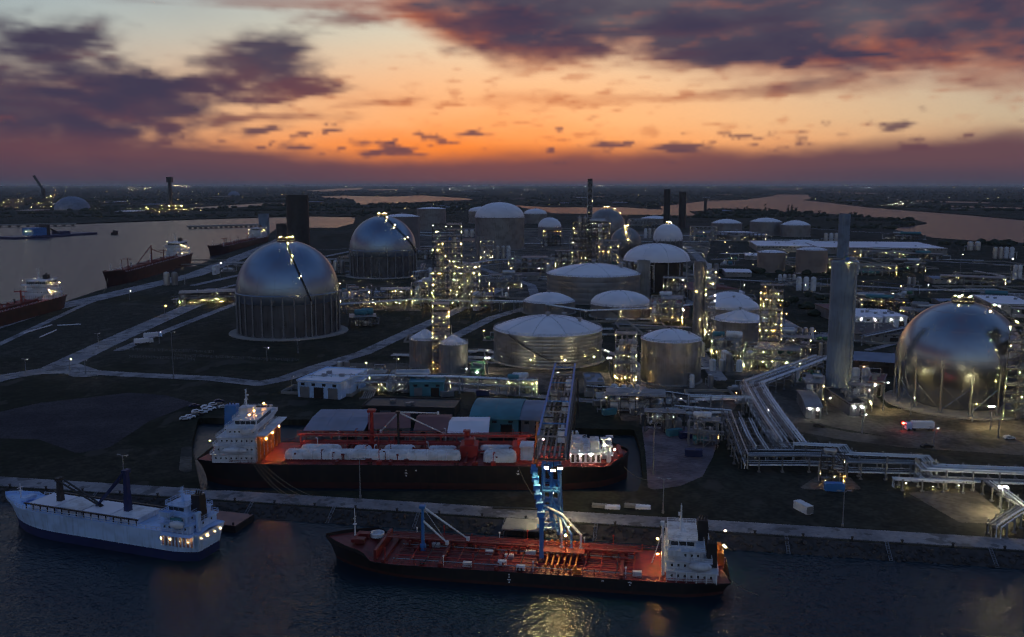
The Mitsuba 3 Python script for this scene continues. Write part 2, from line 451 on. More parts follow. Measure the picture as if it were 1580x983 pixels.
def road(px, w, lift, label, name='road', mat_='mat_asphalt'):
    line = LineString([tuple(G(x, y)[:2]) for x, y in px])
    line = LineString(np.array(line.simplify(.1).coords))
    return sheet(name, line.buffer(w / 2, join_style=1), lift, mat_, label)


q = lambda u, v: tuple((QL + QD * u + QN * v)[:2])
sheet('quay_road', Polygon([q(-900, 1.2), q(1200, 1.2), q(1200, 9.8), q(-900, 9.8)]), .02, 'mat_asphalt', 'pale quay road along the water')
road([(-60, 600), (0, 583), (80, 570), (180, 523), (268, 484), (300, 470), (345, 458)], 15, .03, 'pale access road that runs up towards the round tank')
road([(40, 575), (120, 573), (200, 578), (330, 584), (400, 592), (440, 584), (490, 566), (560, 545), (640, 508), (690, 486), (740, 462), (830, 415), (880, 395)], 10, .04, 'service road between the two grass fields')
road([(185, 540), (270, 505), (370, 466), (420, 455)], 7, .05, 'narrow road beside the round tank')
road([(100, 565), (135, 577)], 16, .06, 'widened road junction')
road([(-40, 512), (60, 480), (150, 460), (300, 424), (400, 385), (450, 362)], 22, .03, 'riverside quay road along the jetties')
road([(-20, 540), (130, 470), (180, 452)], 5, .05, 'narrow track beside the river quay')
road([(560, 600), (700, 600), (930, 620), (1130, 650)], 7, .05, 'works road behind the moored gas tanker')
road([(1140, 575), (1185, 600), (1210, 640), (1240, 660), (1300, 672), (1400, 684), (1500, 690), (1640, 700)], 13, .03, 'works road round the pipe racks', mat_='mat_yard')
road([(1060, 470), (1100, 440), (1085, 405), (1060, 380)], 12, .03, 'straight works road between the far tanks')
road([(700, 400), (760, 420), (820, 440), (830, 470), (760, 490), (700, 520)], 9, .05, 'works road past the slim tower')
road([(1180, 480), (1250, 520), (1400, 500), (1600, 520)], 10, .03, 'works road behind the grey chimney')
road([(880, 395), (960, 405), (1100, 430), (1300, 440), (1600, 455)], 12, .02, 'cross road through the tank farm')
sheet('gravel_yard', soften(shape([(-20, 640), (60, 622), (200, 606), (255, 610), (300, 622), (230, 650), (170, 690), (120, 700), (60, 678), (-20, 676)], Z0), 3), .03, 'mat_gravel', 'grey gravel yard left of the moored gas tanker')
for px, lab in (([(1150, 590), (1230, 575), (1330, 590), (1370, 630), (1600, 640), (1600, 690), (1420, 682), (1290, 660), (1215, 640)], 'sandy yard under the chimney and the round tank on legs'),
                ([(1400, 760), (1500, 752), (1545, 790), (1530, 808), (1480, 806)], 'sandy yard beside the bent pipe rack'),
                ([(450, 600), (520, 560), (620, 560), (940, 575), (950, 600), (900, 606)], 'concrete yard along the long pipe rack'),
                ([(930, 590), (1090, 590), (1140, 620), (1120, 650), (960, 650)], 'concrete yard below the upright tank'),
                ([(1260, 735), (1310, 735), (1330, 755), (1230, 755)], 'bare patch below the lit gantry'),
                ([(270, 458), (380, 452), (640, 462), (650, 480), (520, 478), (380, 470)], 'concrete yard of the small lit plant'),
                ([(1100, 520), (1240, 520), (1250, 575), (1120, 580)], 'concrete yard of the lit process plant'),
                ([(280, 690), (296, 688), (296, 735), (276, 725)], 'pale slab at the end of the ship basin'),
                ([(640, 350), (1100, 360), (1080, 440), (850, 470), (640, 440)], 'bare yard between the far tanks')):
    sheet('yard', soften(shape(px, Z0), 1.5), .01, 'mat_yard', lab)

sheet('apron', soften(shape([(990, 658), (1040, 655), (1112, 668), (1100, 705), (1084, 735), (1050, 750), (1000, 757), (996, 700)], Z0), 2), .035, 'mat_apron', 'pale violet-grey paved apron at the end of the ship basin')
for i, px in enumerate([[(480, 386), (700, 378), (1000, 368)], [(520, 420), (700, 415), (830, 400)], [(600, 360), (760, 352)], [(1100, 400), (1300, 396), (1580, 410)], [(1290, 460), (1440, 470), (1600, 490)], [(1340, 540), (1420, 520), (1600, 540)],
                        [(1120, 350), (1240, 352), (1400, 362)], [(640, 545), (760, 560)], [(950, 500), (1060, 505)], [(880, 520), (980, 560), (990, 600)], [(300, 440), (470, 402), (560, 384)], [(270, 462), (420, 426), (520, 408)], [(760, 388), (860, 420)], [(1060, 520), (1110, 585)]]):
    road(px, [4, 6, 5, 9, 6, 5, 8][i % 7], .04 + .006 * i, 'narrow pale works lane between the tanks')

# the stone bank below the quay road
rng = np.random.default_rng(5)
us = np.arange(-320, 620, 2.2)
rows = []
for v_, z_ in ((1.5, Z0 + .04), (.0, Z0 - .1), (-2.2, 1.35), (-4.6, .5), (-7., -.6)):
    p = np.array([QL + QD * u + QN * v_ for u in us]); p[:, 2] = z_
    if v_ < 0:
        p += (fbm(p * .5 + v_, 3, 7)[:, None] - .5) * V(1.6, 1.6, 1.3)
    rows.append(p)
structure('stone_bank', MB().grid(rows[::-1]), ROCK, 'dark stone bank sloping from the quay road into the water')
mb = MB()
for i in range(1500):
    u, k = rng.uniform(-60, 420), rng.uniform(0, 1)
    c = QL + QD * u + QN * (-.3 - 5.8 * k); c[2] = Z0 - .2 - 2.4 * k
    r = rng.uniform(.25, .8)
    s = trimesh.creation.icosphere(0).vertices * r * rng.uniform(.6, 1.2, 3) + rng.normal(0, .1 * r, (12, 3))
    mb.add(s + c, trimesh.creation.icosphere(0).faces)
solo('boulders', mb, ROCK, 'loose dark boulders strewn along the stone bank', 'rocks', kind='stuff')

# woods and fields of the flat country behind: low dark masses
rng = np.random.default_rng(11)
ico = trimesh.creation.icosphere(1)
LAND_FAR = land


def woods(name, label, spots, seed):
    rng = np.random.default_rng(seed)
    mb = MB()
    for (x, y, w, d, h, n) in spots:
        for _ in range(n):
            c = V(x + rng.normal(0, w), y + rng.normal(0, d), Z0)
            if not land.contains(Point(c[0], c[1])):
                continue
            r = h * rng.uniform(.5, 1.1)
            vv = ico.vertices * V(r * rng.uniform(.7, 1.6), r * rng.uniform(.7, 1.6), r * .75)
            vv = vv * (1 + .5 * (rng.random((len(vv), 1)) - .5)) + c + V(0, 0, r * .35)
            mb.add(vv, ico.faces)
    solo(name, mb, LEAF, label, 'woods', kind='stuff')


spots = []
for _ in range(330):
    py = 285 + 3.2 + 38 * rng.random() ** 1.9
    p = G(rng.uniform(-60, 1640), py)
    k = p[1] / 4000
    spots.append((p[0], p[1], 130 * k * rng.uniform(.4, 2.4), 25 * k * rng.uniform(.5, 1.5), 7 + 5 * rng.random(), int(16 + 12 * rng.random())))
woods('far_woods', 'dark belts of trees across the flat country to the horizon', spots, 3)
spots = [(*G(x, y)[:2], w, d, h, n) for x, y, w, d, h, n in
         [(1170, 330, 160, 30, 9, 60), (1280, 334, 180, 30, 8, 60), (1360, 340, 120, 20, 8, 40), (1420, 347, 60, 12, 7, 20), (1530, 378, 60, 15, 7, 30), (1330, 352, 120, 25, 6, 50),
          (1100, 336, 100, 20, 8, 40), (60, 330, 200, 30, 8, 60), (300, 333, 240, 20, 6, 60), (180, 335, 240, 20, 6, 60), (560, 330, 160, 40, 8, 50), (470, 325, 120, 20, 7, 40), (1225, 420, 60, 30, 5, 60), (1400, 470, 90, 25, 5, 60)]]
woods('riverside_scrub', 'dark scrub along the river banks and between the tanks', spots, 4)

# ------------------------------------------------------------------ tanks, spheres, stacks


def place(cx, base, rim, apex, half):
    """Base centre, radius, height of the rim and of the apex of a round thing from its survey."""
    f = G(cx, base)
    R = half * scale_at(f) * 1.0
    for _ in range(4):
        c = f + unit(V(f[0], f[1], 0)) * R
        R = half * scale_at(V(c[0], c[1], 10))
    return c, R, height_at(c, rim) - Z0, height_at(c, apex) - Z0


def toward_eye(c):
    return math.atan2(-c[1], -c[0])


def lamp(t, name, pts, r, power, col=WARM, under=None, weight=None):
    """Lamp heads of one thing as one part. power = radiance."""
    mb = MB()
    for p in pts:
        k = (math.sin(p[0] * 12.9 + p[1] * 7.3 + p[2] * 3.1) * 43758.5) % 1.
        mb.bulb(p, r * (.5 + .8 * k * k if len(pts) > 3 else 1.))
    w = weight if weight is not None else max(.02, len(pts) * r * r * power / 25.)
    return t.part(name, mb, LAMPG, stuff=len(pts) > 1, emit=col * power, weight=w, under=under)


def tank(label, cx, base, rim, apex, half, wall=CLAD, roof=PALE, courses=0, name='storage_tank', cat='storage tank', group=None, seams=8, rings=2, stair=None, ped=True, lamps=0, vents=1, n=56, cone=False, rail_=True, lamp_pow=22):
    t = Thing(name, label, cat, group)
    c, R, h, H = place(cx, base, rim, apex, half)
    th0 = toward_eye(c)
    at = lambda r, a, z: c + V(r * math.cos(a), r * math.sin(a), z)
    if ped:
        t.part('foundation', MB().lathe([(R * 1.07, -.2), (R * 1.06, .45), (R * .9, .5)], c, n), CONC, 30)
    if courses:
        for k in range(courses):
            z0, z1 = .45 + (h - .45) * k / courses, .45 + (h - .45) * (k + 1) / courses
            b = .0040 * R
            t.part('shell_course', MB().lathe([(R, z0 + .02), (R + b, z0 + .12 * (z1 - z0)), (R + b * 1.2, z0 + .5 * (z1 - z0)), (R + b * .9, z0 + .86 * (z1 - z0)), (R, z1 - .02)], c, n), wall, True)
    else:
        t.part('wall', MB().lathe([(R, .3), (R, h)], c, n), wall, True)
    m = 10
    D = H - h
    if cone:
        prof = [(R * 1.012, h - .15), (R * 1.012, h + .1)] + [(R * (1 - k / m) + .001, h + .1 + D * (k / m) ** .95) for k in range(m + 1)]
    else:
        prof = [(R * 1.012, h - .15), (R * 1.012, h + .1)] + [(R * math.cos(k / m * math.pi / 2) + .001, h + .1 + D * math.sin(k / m * math.pi / 2) ** (1.0 if D > .35 * R else 1.25)) for k in range(m + 1)]
        if D < .35 * R:       # shallow dome: a slice of a sphere
            Rs = (R * R + D * D) / (2 * D)
            prof = [(R * 1.012, h - .15), (R * 1.012, h + .1)] + [(R * (1 - k / m) + .001, h + .1 + D - Rs + math.sqrt(Rs * Rs - (R * (1 - k / m)) ** 2)) for k in range(m + 1)]
    roof_key = t.part('roof', MB().lathe(prof, c, n), roof, 35)
    if seams:
        mb = MB()
        for k in range(seams):
            a = th0 + .35 + 2 * math.pi * k / seams
            mb.path([at(r * .996, a, z + .03) for r, z in prof[2:-1]], .012 * R ** .7, 4)
        t.part('seam', mb, GALV, under=roof_key, stuff=True)
    for k in range(rings):
        z = h * (.62 + .38 * k / max(1, rings - 1)) if rings > 1 else h
        w = .012 * R + .1
        t.part('girder', MB().lathe([(R, z - .25), (R + w, z - .25), (R + w, z), (R, z + .02)], c, n), wall, 30)
    if rail_:
        mb = MB()
        ring = [at(R * 1.0, a, h + .1) for a in np.linspace(0, 2 * np.pi, 33)]
        rail(mb, ring, 1.2, 50, .07)
        t.part('railing', mb, GALV, under=roof_key)
    for k in range(vents):
        a, r = th0 + 1.3 * k, (.05 if k == 0 else .6) * R
        z = h + D * (1 - (r / R) ** 2)
        t.part('vent', MB().lathe([(.03 * R, z - .3), (.03 * R, z + .05 * R), (.055 * R, z + .05 * R), (.05 * R, z + .075 * R), (.001, z + .08 * R)], at(r, a, 0), 12), GALV, 30, under=roof_key)
    if stair is not None:
        a0, a1 = stair
        mb = MB()
        k = 26
        pts = [at(R * 1.02 + .5, th0 + a0 + (a1 - a0) * i / k, .4 + (h - .4) * i / k) for i in range(k + 1)]
        for p, q_ in zip(pts[:-1], pts[1:]):
            mb.beam(p, q_, .9, .18)
            mb.beam(p + V(0, 0, 1.1), q_ + V(0, 0, 1.1), .12)
            mb.beam(p, p + V(0, 0, 1.1), .1)
        t.part('stair', mb, STEEL)
    if lamps:
        for a in np.linspace(-1.35, 1.35, lamps):
            t.part('lamp_post', MB().tube(at(R * 1.06 + 2.2, th0 + a, 0), at(R * 1.06 + 2.2, th0 + a, h * .25 + .9), .1, 6), GALV)
        lamp(t, 'lamp', [at(R * 1.06 + 2.2, th0 + a, h * .25 + 1) for a in np.linspace(-1.35, 1.35, lamps)], .26, lamp_pow)
    return t, c, R, h, H


def sphere_tank(label, cx, base, eq, top, half, group=None, skirt=True, legs=16, lamp_r=.45, walk=1.05, metal=SPHERE, name='sphere_tank', bracing=True, power=22, twist_=None):
    """A gas sphere; its equator is seen in row eq."""
    t = Thing(name, label, 'sphere tank', group)
    c, R, _, _ = place(cx, base, eq, top, half)
    ze = height_at(c, top + half * .985) - Z0
    th0 = toward_eye(c)
    at = lambda r, a, z: c + V(r * math.cos(a), r * math.sin(a), z)
    t.part('foundation', MB().lathe([(R * 1.17, -.2), (R * 1.16, .6), (R * 1.0, .7), (.1, .7)], c, 72), CONC, 30)
    lo = -math.pi / 2 if not skirt else -.25
    prof = [(R * math.cos(a) + .001, ze + R * math.sin(a)) for a in np.linspace(lo, math.pi / 2, 40 if not skirt else 28)]
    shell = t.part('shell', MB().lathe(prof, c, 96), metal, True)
    # plate seams, barely proud
    mb = MB()
    for lat in (-.35, .15, .62, 1.02) if not skirt else (.15, .62, 1.02):
        r, z = R * math.cos(lat), ze + R * math.sin(lat)
        mb.lathe([(r + .005 * R * 0 + .00, z - .10), (r * 1.0015, z), (r - .0, z + .10)], c, 72)
    for k in range(18):
        a = th0 + .1 + 2 * math.pi * k / 18
        mb.path([at((R + .02) * math.cos(l), a, ze + (R + .02) * math.sin(l)) for l in np.linspace(-.2 if skirt else -1.0, 1.35, 16)], .0016 * R, 4)
    t.part('seam', mb, metal, under=shell, stuff=True)
    if skirt:
        t.part('skirt', MB().lathe([(R * .985, .6), (R * .985, ze + .02 * R)], c, 96), SKIRT, True)
        t.part('girdle', MB().lathe([(R * .99, ze - .02 * R), (R * 1.012, ze - .015 * R), (R * 1.012, ze + .0 * R), (R * .99, ze + .02 * R)], c, 96), metal, 30)
    for k in range(legs):
        a = th0 + 2 * math.pi * (k + .5) / legs
        mb = MB()
        rr = R * 1.0 if skirt else R * .985
        mb.tube(at(rr, a, .6), at(rr, a, ze + (0 if skirt else .08 * R)), .016 * R if skirt else .020 * R, 8)
        mb.tube(at(rr, a, .6), at(rr, a, 1.4), .035 * R, 8)
        leg = t.part('leg', mb, GALV if skirt else metal, 40)
        if bracing and not skirt:
            b = th0 + 2 * math.pi * (k + 1.5) / legs
            m2 = MB().tube(at(rr, a, 1.5), at(rr, b, ze * .62), .006 * R, 5).tube(at(rr, b, 1.5), at(rr, a, ze * .62), .006 * R, 5)
            t.part('brace', m2, metal, under=leg)
    # top platform, stair over the shell
    zt = ze + R
    mb = MB().lathe([(.17 * R, zt - .01 * R), (.18 * R, zt + .005 * R), (.01, zt + .006 * R)], c, 24)
    rail(mb, [at(.175 * R, a, zt + .005 * R) for a in np.linspace(0, 2 * np.pi, 17)], 1.3, 50, .09)
    mb.tube(at(0, 0, zt), at(0, 0, zt + .05 * R), .03 * R, 8)
    mb.box(at(.07 * R, 1., zt + .03 * R), (.06 * R, .05 * R, .05 * R))
    plat = t.part('platform', mb, STEEL)
    lamp(t, 'lamp', [at(.13 * R, a, zt + .03 * R + 1.5) for a in np.linspace(0, 5, 5)], lamp_r, power, under=plat)
    az = th0 + walk
    mb = MB()
    lat = np.linspace(math.pi / 2 - .16, -.10 if skirt else -.30, 30)
    twist = np.linspace(0, 1, 30) ** 1.6 * (twist_ or (1.05 if skirt else .45))
    pts = [at((R + .5) * math.cos(l), az + w, ze + (R + .5) * math.sin(l)) for l, w in zip(lat, twist)]
    for p, q_ in zip(pts[:-1], pts[1:]):
        mb.beam(p, q_, .028 * R, .25)
        out = unit(p - (c + V(0, 0, ze)))
        mb.beam(p + out * 1.3, q_ + out * 1.3, .2)
        mb.beam(p, p + out * 1.3, .16)
    t.part('stairway', mb, STEEL)
    lamp(t, 'lamp', [pts[i] + unit(pts[i] - (c + V(0, 0, ze))) * 1.7 for i in (5, 12, 20)], lamp_r * 1.1, power * .8)
    # drop pipe at the side
    mb = MB().path([pts[-1] + V(0, 0, -.5), pts[-1] * V(1, 1, 0) + V(0, 0, Z0 + .5)], .012 * R, 7)
    t.part('pipe', mb, PIPE, 40)
    return t, c, R, ze


def stack(label, cx, base, top, half, mat_=CHIM, half_top=None, name='chimney', cat='chimney', bands=3, ladder=True, lamps=(), n=32, group=None, cap=None):
    t = Thing(name, label, cat, group)
    c, R, _, h = place(cx, base, base - 40, top, half)
    R2 = R * (half_top or half) / half
    th0 = toward_eye(c)
    at = lambda r, a, z: c + V(r * math.cos(a), r * math.sin(a), z)
    rad = lambda z: R + (R2 - R) * z / h
    t.part('shaft', MB().lathe([(R, -.2), (R2, h), (R2 * .88, h), (R2 * .88, h - 3 * R)], c, n), mat_, 30)
    for k in range(bands):
        z = h * (k + 1) / (bands + .12)
        t.part('band', MB().lathe([(rad(z) * .99, z - .5), (rad(z) * 1.025, z - .5), (rad(z) * 1.025, z + .1), (rad(z) * .99, z + .1)], c, n), cap or mat_, 30)
    if ladder:
        a = th0 + .9
        mb = MB()
        w = max(.35, .05 * R)
        for s in (-w, w):
            mb.beam(at(rad(0) + .6, a + s / R, 1), at(rad(h) + .6, a + s / R2, h), .18)
        for z in np.arange(1, h, 1.6):
            mb.beam(at(rad(z) + .6, a - w / R, z), at(rad(z) + .6, a + w / R, z), .12)
        t.part('ladder', mb, GALV)
    if lamps:
        lamp(t, 'lamp', [at(rad(h * f) + 1.1, th0 + a, h * f) for f, a in lamps], .3, 22)
    return t, c, R, h


SKIRT = mat('skirt_cladding', (.12, .125, .145), .45, .5, .5, 6., streak=.6, tint=(.045, .045, .05))
# spheres
sphere_tank('large bluish sphere tank on a dark ribbed skirt, beside the access road', 447, 524, 455, 373, 77, legs=30, walk=.05, lamp_r=.42, twist_=.38)
sphere_tank('second, dimmer sphere tank on a ribbed skirt, behind the large one', 592, 430, 385, 334, 51, legs=26, walk=.25, lamp_r=.7, power=20)
sp, SPC, SPR, SPE = sphere_tank('big silver sphere tank standing on bare legs beside the grey chimney', 1473, 642, 553, 466, 90, skirt=False, legs=14, walk=1.45, lamp_r=.45, power=50, metal=mat('bright_sphere', (.42, .44, .49), .26, 1., .3, 12., tint=(.31, .32, .35)))
sphere_tank('small grey sphere tank with a dark stair across it, by the far process plant', 965, 401, 374, 351, 23.5, skirt=False, legs=9, walk=-.1, lamp_r=.7, metal=CLAD, power=15, bracing=False)
sphere_tank('small pale sphere tank with lamps at its waist, behind the mushroom roof', 1030, 386, 362, 345, 22.5, legs=18, walk=2.6, lamp_r=.8, metal=PALE, power=15)
sphere_tank('dark purple sphere tank behind the lit far process tower', 935, 376, 342, 322, 29, legs=18, walk=1.5, lamp_r=.8, power=12, metal=CLAD)

# the tank farm
tank('very wide shallow tank with banded shining shell, in the middle of the yard', 845, 569, 506, 487, 83, wall=ALU, courses=9, stair=(.30, -.75), lamps=6, seams=10, vents=3, lamp_pow=55)
tank('upright grey tank with a low domed roof, beside the slim column', 1034, 596, 522, 508, 46, wall=ALU, stair=None, seams=6, vents=2, rings=2)
tank('broad grey tank with pale shallow roof, in front of the mushroom dome', 915, 470, 421, 406.5, 71.5, wall=CLAD, courses=5, seams=6, vents=2, rings=2)
tank('low tank with white shallow dome, second one left of the dark-striped dome', 847, 487, 464, 451, 40, wall=CLAD, seams=0, vents=1)
tank('low tank with white dome crossed by a dark walkway, behind the banded tank', 957, 494, 468, 448.5, 46, wall=CLAD, seams=5, stair=(.2, -.5), lamps=3)
tank('small upright tank with a white cone roof, left of the lit narrow tower', 657, 570, 522, 507, 25, wall=CLAD, seams=6, cone=True, rings=1)
tank('small upright tank with a white cone roof, right of the lit narrow tower', 700, 578, 529, 516, 22.5, wall=CLAD, seams=6, cone=True, rings=1)
tank('tank with pale cone roof, front one of the short row behind the slim column', 1140.5, 530, 492, 477, 44, wall=CLAD, seams=6, cone=True, lamps=3, vents=2)
tank('tank with bluish flat dome, second of the short row behind the slim column', 1131, 497, 474, 459, 39, wall=CLAD, seams=4)
tank('tank with bluish flat dome, third of the short row behind the slim column', 1125, 478, 461, 450, 34, wall=CLAD, seams=4)
tank('tank with bluish flat dome, last of the short row behind the slim column', 1119, 463, 451, 443, 29, wall=CLAD, seams=0)
tank('tall grey tank with high white dome, left of the far tower', 771, 386, 335, 312, 38, wall=CLAD, seams=6, rings=1)
tank('tall dark tank with flat roof behind the dimmer sphere', 621, 384, 334, 330, 27, wall=mat('dark_cladding', (.20, .18, .19), .6, 0, .4, 9.), seams=0, rail_=True)
tank('grey flat-roofed tank behind the long water inlets', 666, 356, 322, 319.5, 22.5, wall=CLAD, seams=0)
tank('small dark tank with a bulging dome, right of the tall domed tank', 848, 366, 350, 335.5, 18, wall=CLAD, seams=0, vents=1)
tank('far tank with pale low dome just right of the tall domed tank', 826, 345, 330, 322, 18, wall=CLAD, seams=0)
tank('far tank with pale low dome half hidden by the tall domed tank', 742, 345, 326, 319, 19, wall=CLAD, seams=0)
tank('brown upright tank, left one of the pair beyond the works road', 1189, 421, 389, 386, 21, wall=mat('brown_shell', (.26, .21, .19), .65, 0, .5, 8.), seams=0)
tank('brown upright tank, right one of the pair beyond the works road', 1251, 424, 385, 381.5, 23.5, wall='mat_brown_shell', seams=0, lamps=2)
for i, (x, b, r_, a, w, lab) in enumerate([(1121, 356, 344, 338, 23, 'far tank with bluish dome in front of the river, first from the thin stacks'), (1181, 364, 342, 336, 24, 'far tank with bluish dome in front of the river, second from the thin stacks'),
                                           (1227, 366, 347, 340, 22, 'far tank with bluish dome in front of the river, third from the thin stacks'), (1136, 372, 361, 357, 46, 'wide low far tank with pale roof and lamps on its rim'),
                                           (1237, 384, 375, 370, 27, 'low pale tank at the end of the long white roof'), (930, 352, 336, 331, 20, 'far low tank behind the purple sphere'), (1010, 347, 337, 333, 22, 'far low tank behind the small pale sphere')]):
    tank(lab, x, b, r_, a, w, wall=CLAD, roof=PALE, seams=0, vents=1, n=40, lamps=3 if i == 3 else 0)

# the mushroom roof: a wide dome on a narrower dark drum and one service shaft
t, c, R, h, H = tank('wide white mushroom dome on a dark narrow drum', 1012, 452, 401, 375.5, 50.5, wall=STEEL, seams=8, rings=0, ped=False, rail_=False)
scene.pop(t.key + '__wall'); used.discard(t.key + '__wall')
t.part('wall', MB().lathe([(R * .80, -.2), (R * .80, h - 2), (R * .98, h - .3)], c, 48), BLACK, 30)
for k in range(14):
    a = 2 * math.pi * k / 14
    t.part('column', MB().beam(c + V(R * .93 * math.cos(a), R * .93 * math.sin(a), 0), c + V(R * .93 * math.cos(a), R * .93 * math.sin(a), h - .4), 1.), GALV)
stack('pale service shaft under the edge of the mushroom dome', 992, 462, 402, 10, CONC, name='service_shaft', cat='shaft', bands=1, ladder=False)

# stacks and columns
stack('tall grey round chimney beside the round tank on legs', 1292, 617, 403, 19, CHIM, bands=5, lamps=((.12, .9), (1.0, .3)))
stack('thin dark chimney rising behind the tall grey one', 1300, 398, 330, 8.5, CHIM, bands=2, ladder=False)
stack('broad dark chimney in front of the far river', 461, 382, 301, 17, STEEL, bands=1, ladder=False)
stack('short bluish silo beside the broad dark chimney', 408, 362, 330, 8, CHIM, name='silo', cat='silo', bands=1, ladder=False)
stack('low dark silo touching the broad dark chimney', 436, 372, 345, 9, STEEL, name='silo', cat='silo', bands=1, ladder=False)
stack('slim grey column with a flat top beside the lit ladder tower', 1077, 522, 404, 9, CLAD, name='process_column', cat='column', bands=3, ladder=True, lamps=((.25, .2), (.62, -.5)))
stack('short pale column in front of the tall domed tank', 742, 402, 365, 7, CLAD, name='process_column', cat='column', bands=1, ladder=False)
stack('thin dark stack before the far river, left of two', 1028, 360, 292, 5, STEEL, bands=1, ladder=False)
stack('thin dark stack before the far river, right of two', 1052, 352, 296, 5.5, STEEL, bands=1, ladder=False)
stack('small thin far stack on the river bank', 1088, 330, 306, 2.2, STEEL, bands=0, ladder=False, n=16)

# ------------------------------------------------------------------ ships


def frame_of(bow, stern):
    """Ship frame from two points on the water: origin at the stern, x to the bow, y to port."""
    d = unit((bow - stern) * V(1, 1, 0))
    return (stern * V(1, 1, 0), d, V(-d[1], d[0], 0)), float(np.linalg.norm((bow - stern)[:2]))


def half_breadth(u, B, full=.80, stern=.72):
    a = np.where(u < .12, stern + (1 - stern) * np.sin(np.clip(u / .12, 0, 1) * np.pi / 2), 1.)
    k = np.clip((u - full) / (1 - full), 0, 1)
    return B / 2 * a * (1 - k ** 2.3)


def hull(t, fr, L, B, D, top, low, deck, bow_rise=2.5, split=1.0, full=.80, fore=.86, bul=.0, stern=.72, rake=.035):
    """Hull in two colours, deck, and bulwark. Returns deck height(u)."""
    us = np.concatenate([np.linspace(0, .12, 7), np.linspace(.16, full, 10), np.linspace(full + .02, 1, 14)])
    sm = lambda a, b, x: (lambda k: k * k * (3 - 2 * k))(np.clip((x - a) / (b - a), 0, 1))
    zd = D + bow_rise * sm(fore - .015, fore + .015, us) + .6 * sm(fore, 1, us)
    w_top = half_breadth(us, B, full, stern)
    w_low = half_breadth(us, B, full - .10, stern * .75) * .985
    x = us * L

    def row(z, k):                       # k: 0 at the keel, 1 at the deck
        w = w_low + (w_top - w_low) * np.clip(k, 0, 1) ** 1.3
        xx = x + rake * L * sm(full, 1, us) * k - .02 * L * (1 - sm(0, .1, us)) * (k - .3)
        zz = np.broadcast_to(z, us.shape)
        return np.concatenate([np.stack([xx, -w, zz], 1), np.stack([xx, w, zz], 1)[::-1]])
    r0, r1, r2, r3 = row(-3., 0), row(split, .25), row(split + .01, .25), row(zd * .6 + split * .4, .6)
    r4 = row(zd, 1.)
    t.part('bottom', MB(fr).grid([r0, r1], wrap=True), low, 40)
    hk = t.part('hull', MB(fr).grid([r2, r3, r4], wrap=True), top, 40)
    n = len(us)
    mb = MB(fr)
    mid = np.stack([x + rake * L * sm(full, 1, us) - .0, us * 0, zd + .12], 1)
    mb.grid([r4[:n] * V(1, .995, 1) + V(0, 0, -.05), mid, r4[n:][::-1] * V(1, .995, 1) + V(0, 0, -.05)])
    t.part('deck', mb, deck, 40)
    mb = MB(fr)
    ring = r4
    hh = np.concatenate([np.where(us > fore, bul or .9, .22), np.where(us > fore, bul or .9, .22)[::-1]])
    upper = ring * V(1, 1.004, 1) + np.stack([hh * 0, hh * 0, hh], 1)
    mb.grid([ring * V(1, 1.004, 1), upper], wrap=True)
    t.part('bulwark', mb, top, 40, under=hk)
    mb = MB(fr)
    i0 = int(np.argmax(us > .02)); i1 = int(np.argmax(us > fore))
    for sgn in (0, 1):
        e = (r4[:n] if sgn == 0 else r4[n:][::-1])[i0:i1]
        rail(mb, e * V(1, .985, 1) + V(0, 0, .1), 1.1, 3.2, .05)
    t.part('railing', mb, WHITE if top != BLACK else DECKRED, stuff=True)
    return lambda u: float(np.interp(u, us, zd))


def windows(mb, x0, x1, y, z, n, w=.8, h=.8, axis='x', out=.06):
    """A row of windows on one wall (axis: the wall runs along x or y)."""
    for k in range(n):
        c = x0 + (x1 - x0) * (k + .5) / n
        mb.box((c, y, z) if axis == 'x' else (y, c, z), (w, out, h) if axis == 'x' else (out, w, h))


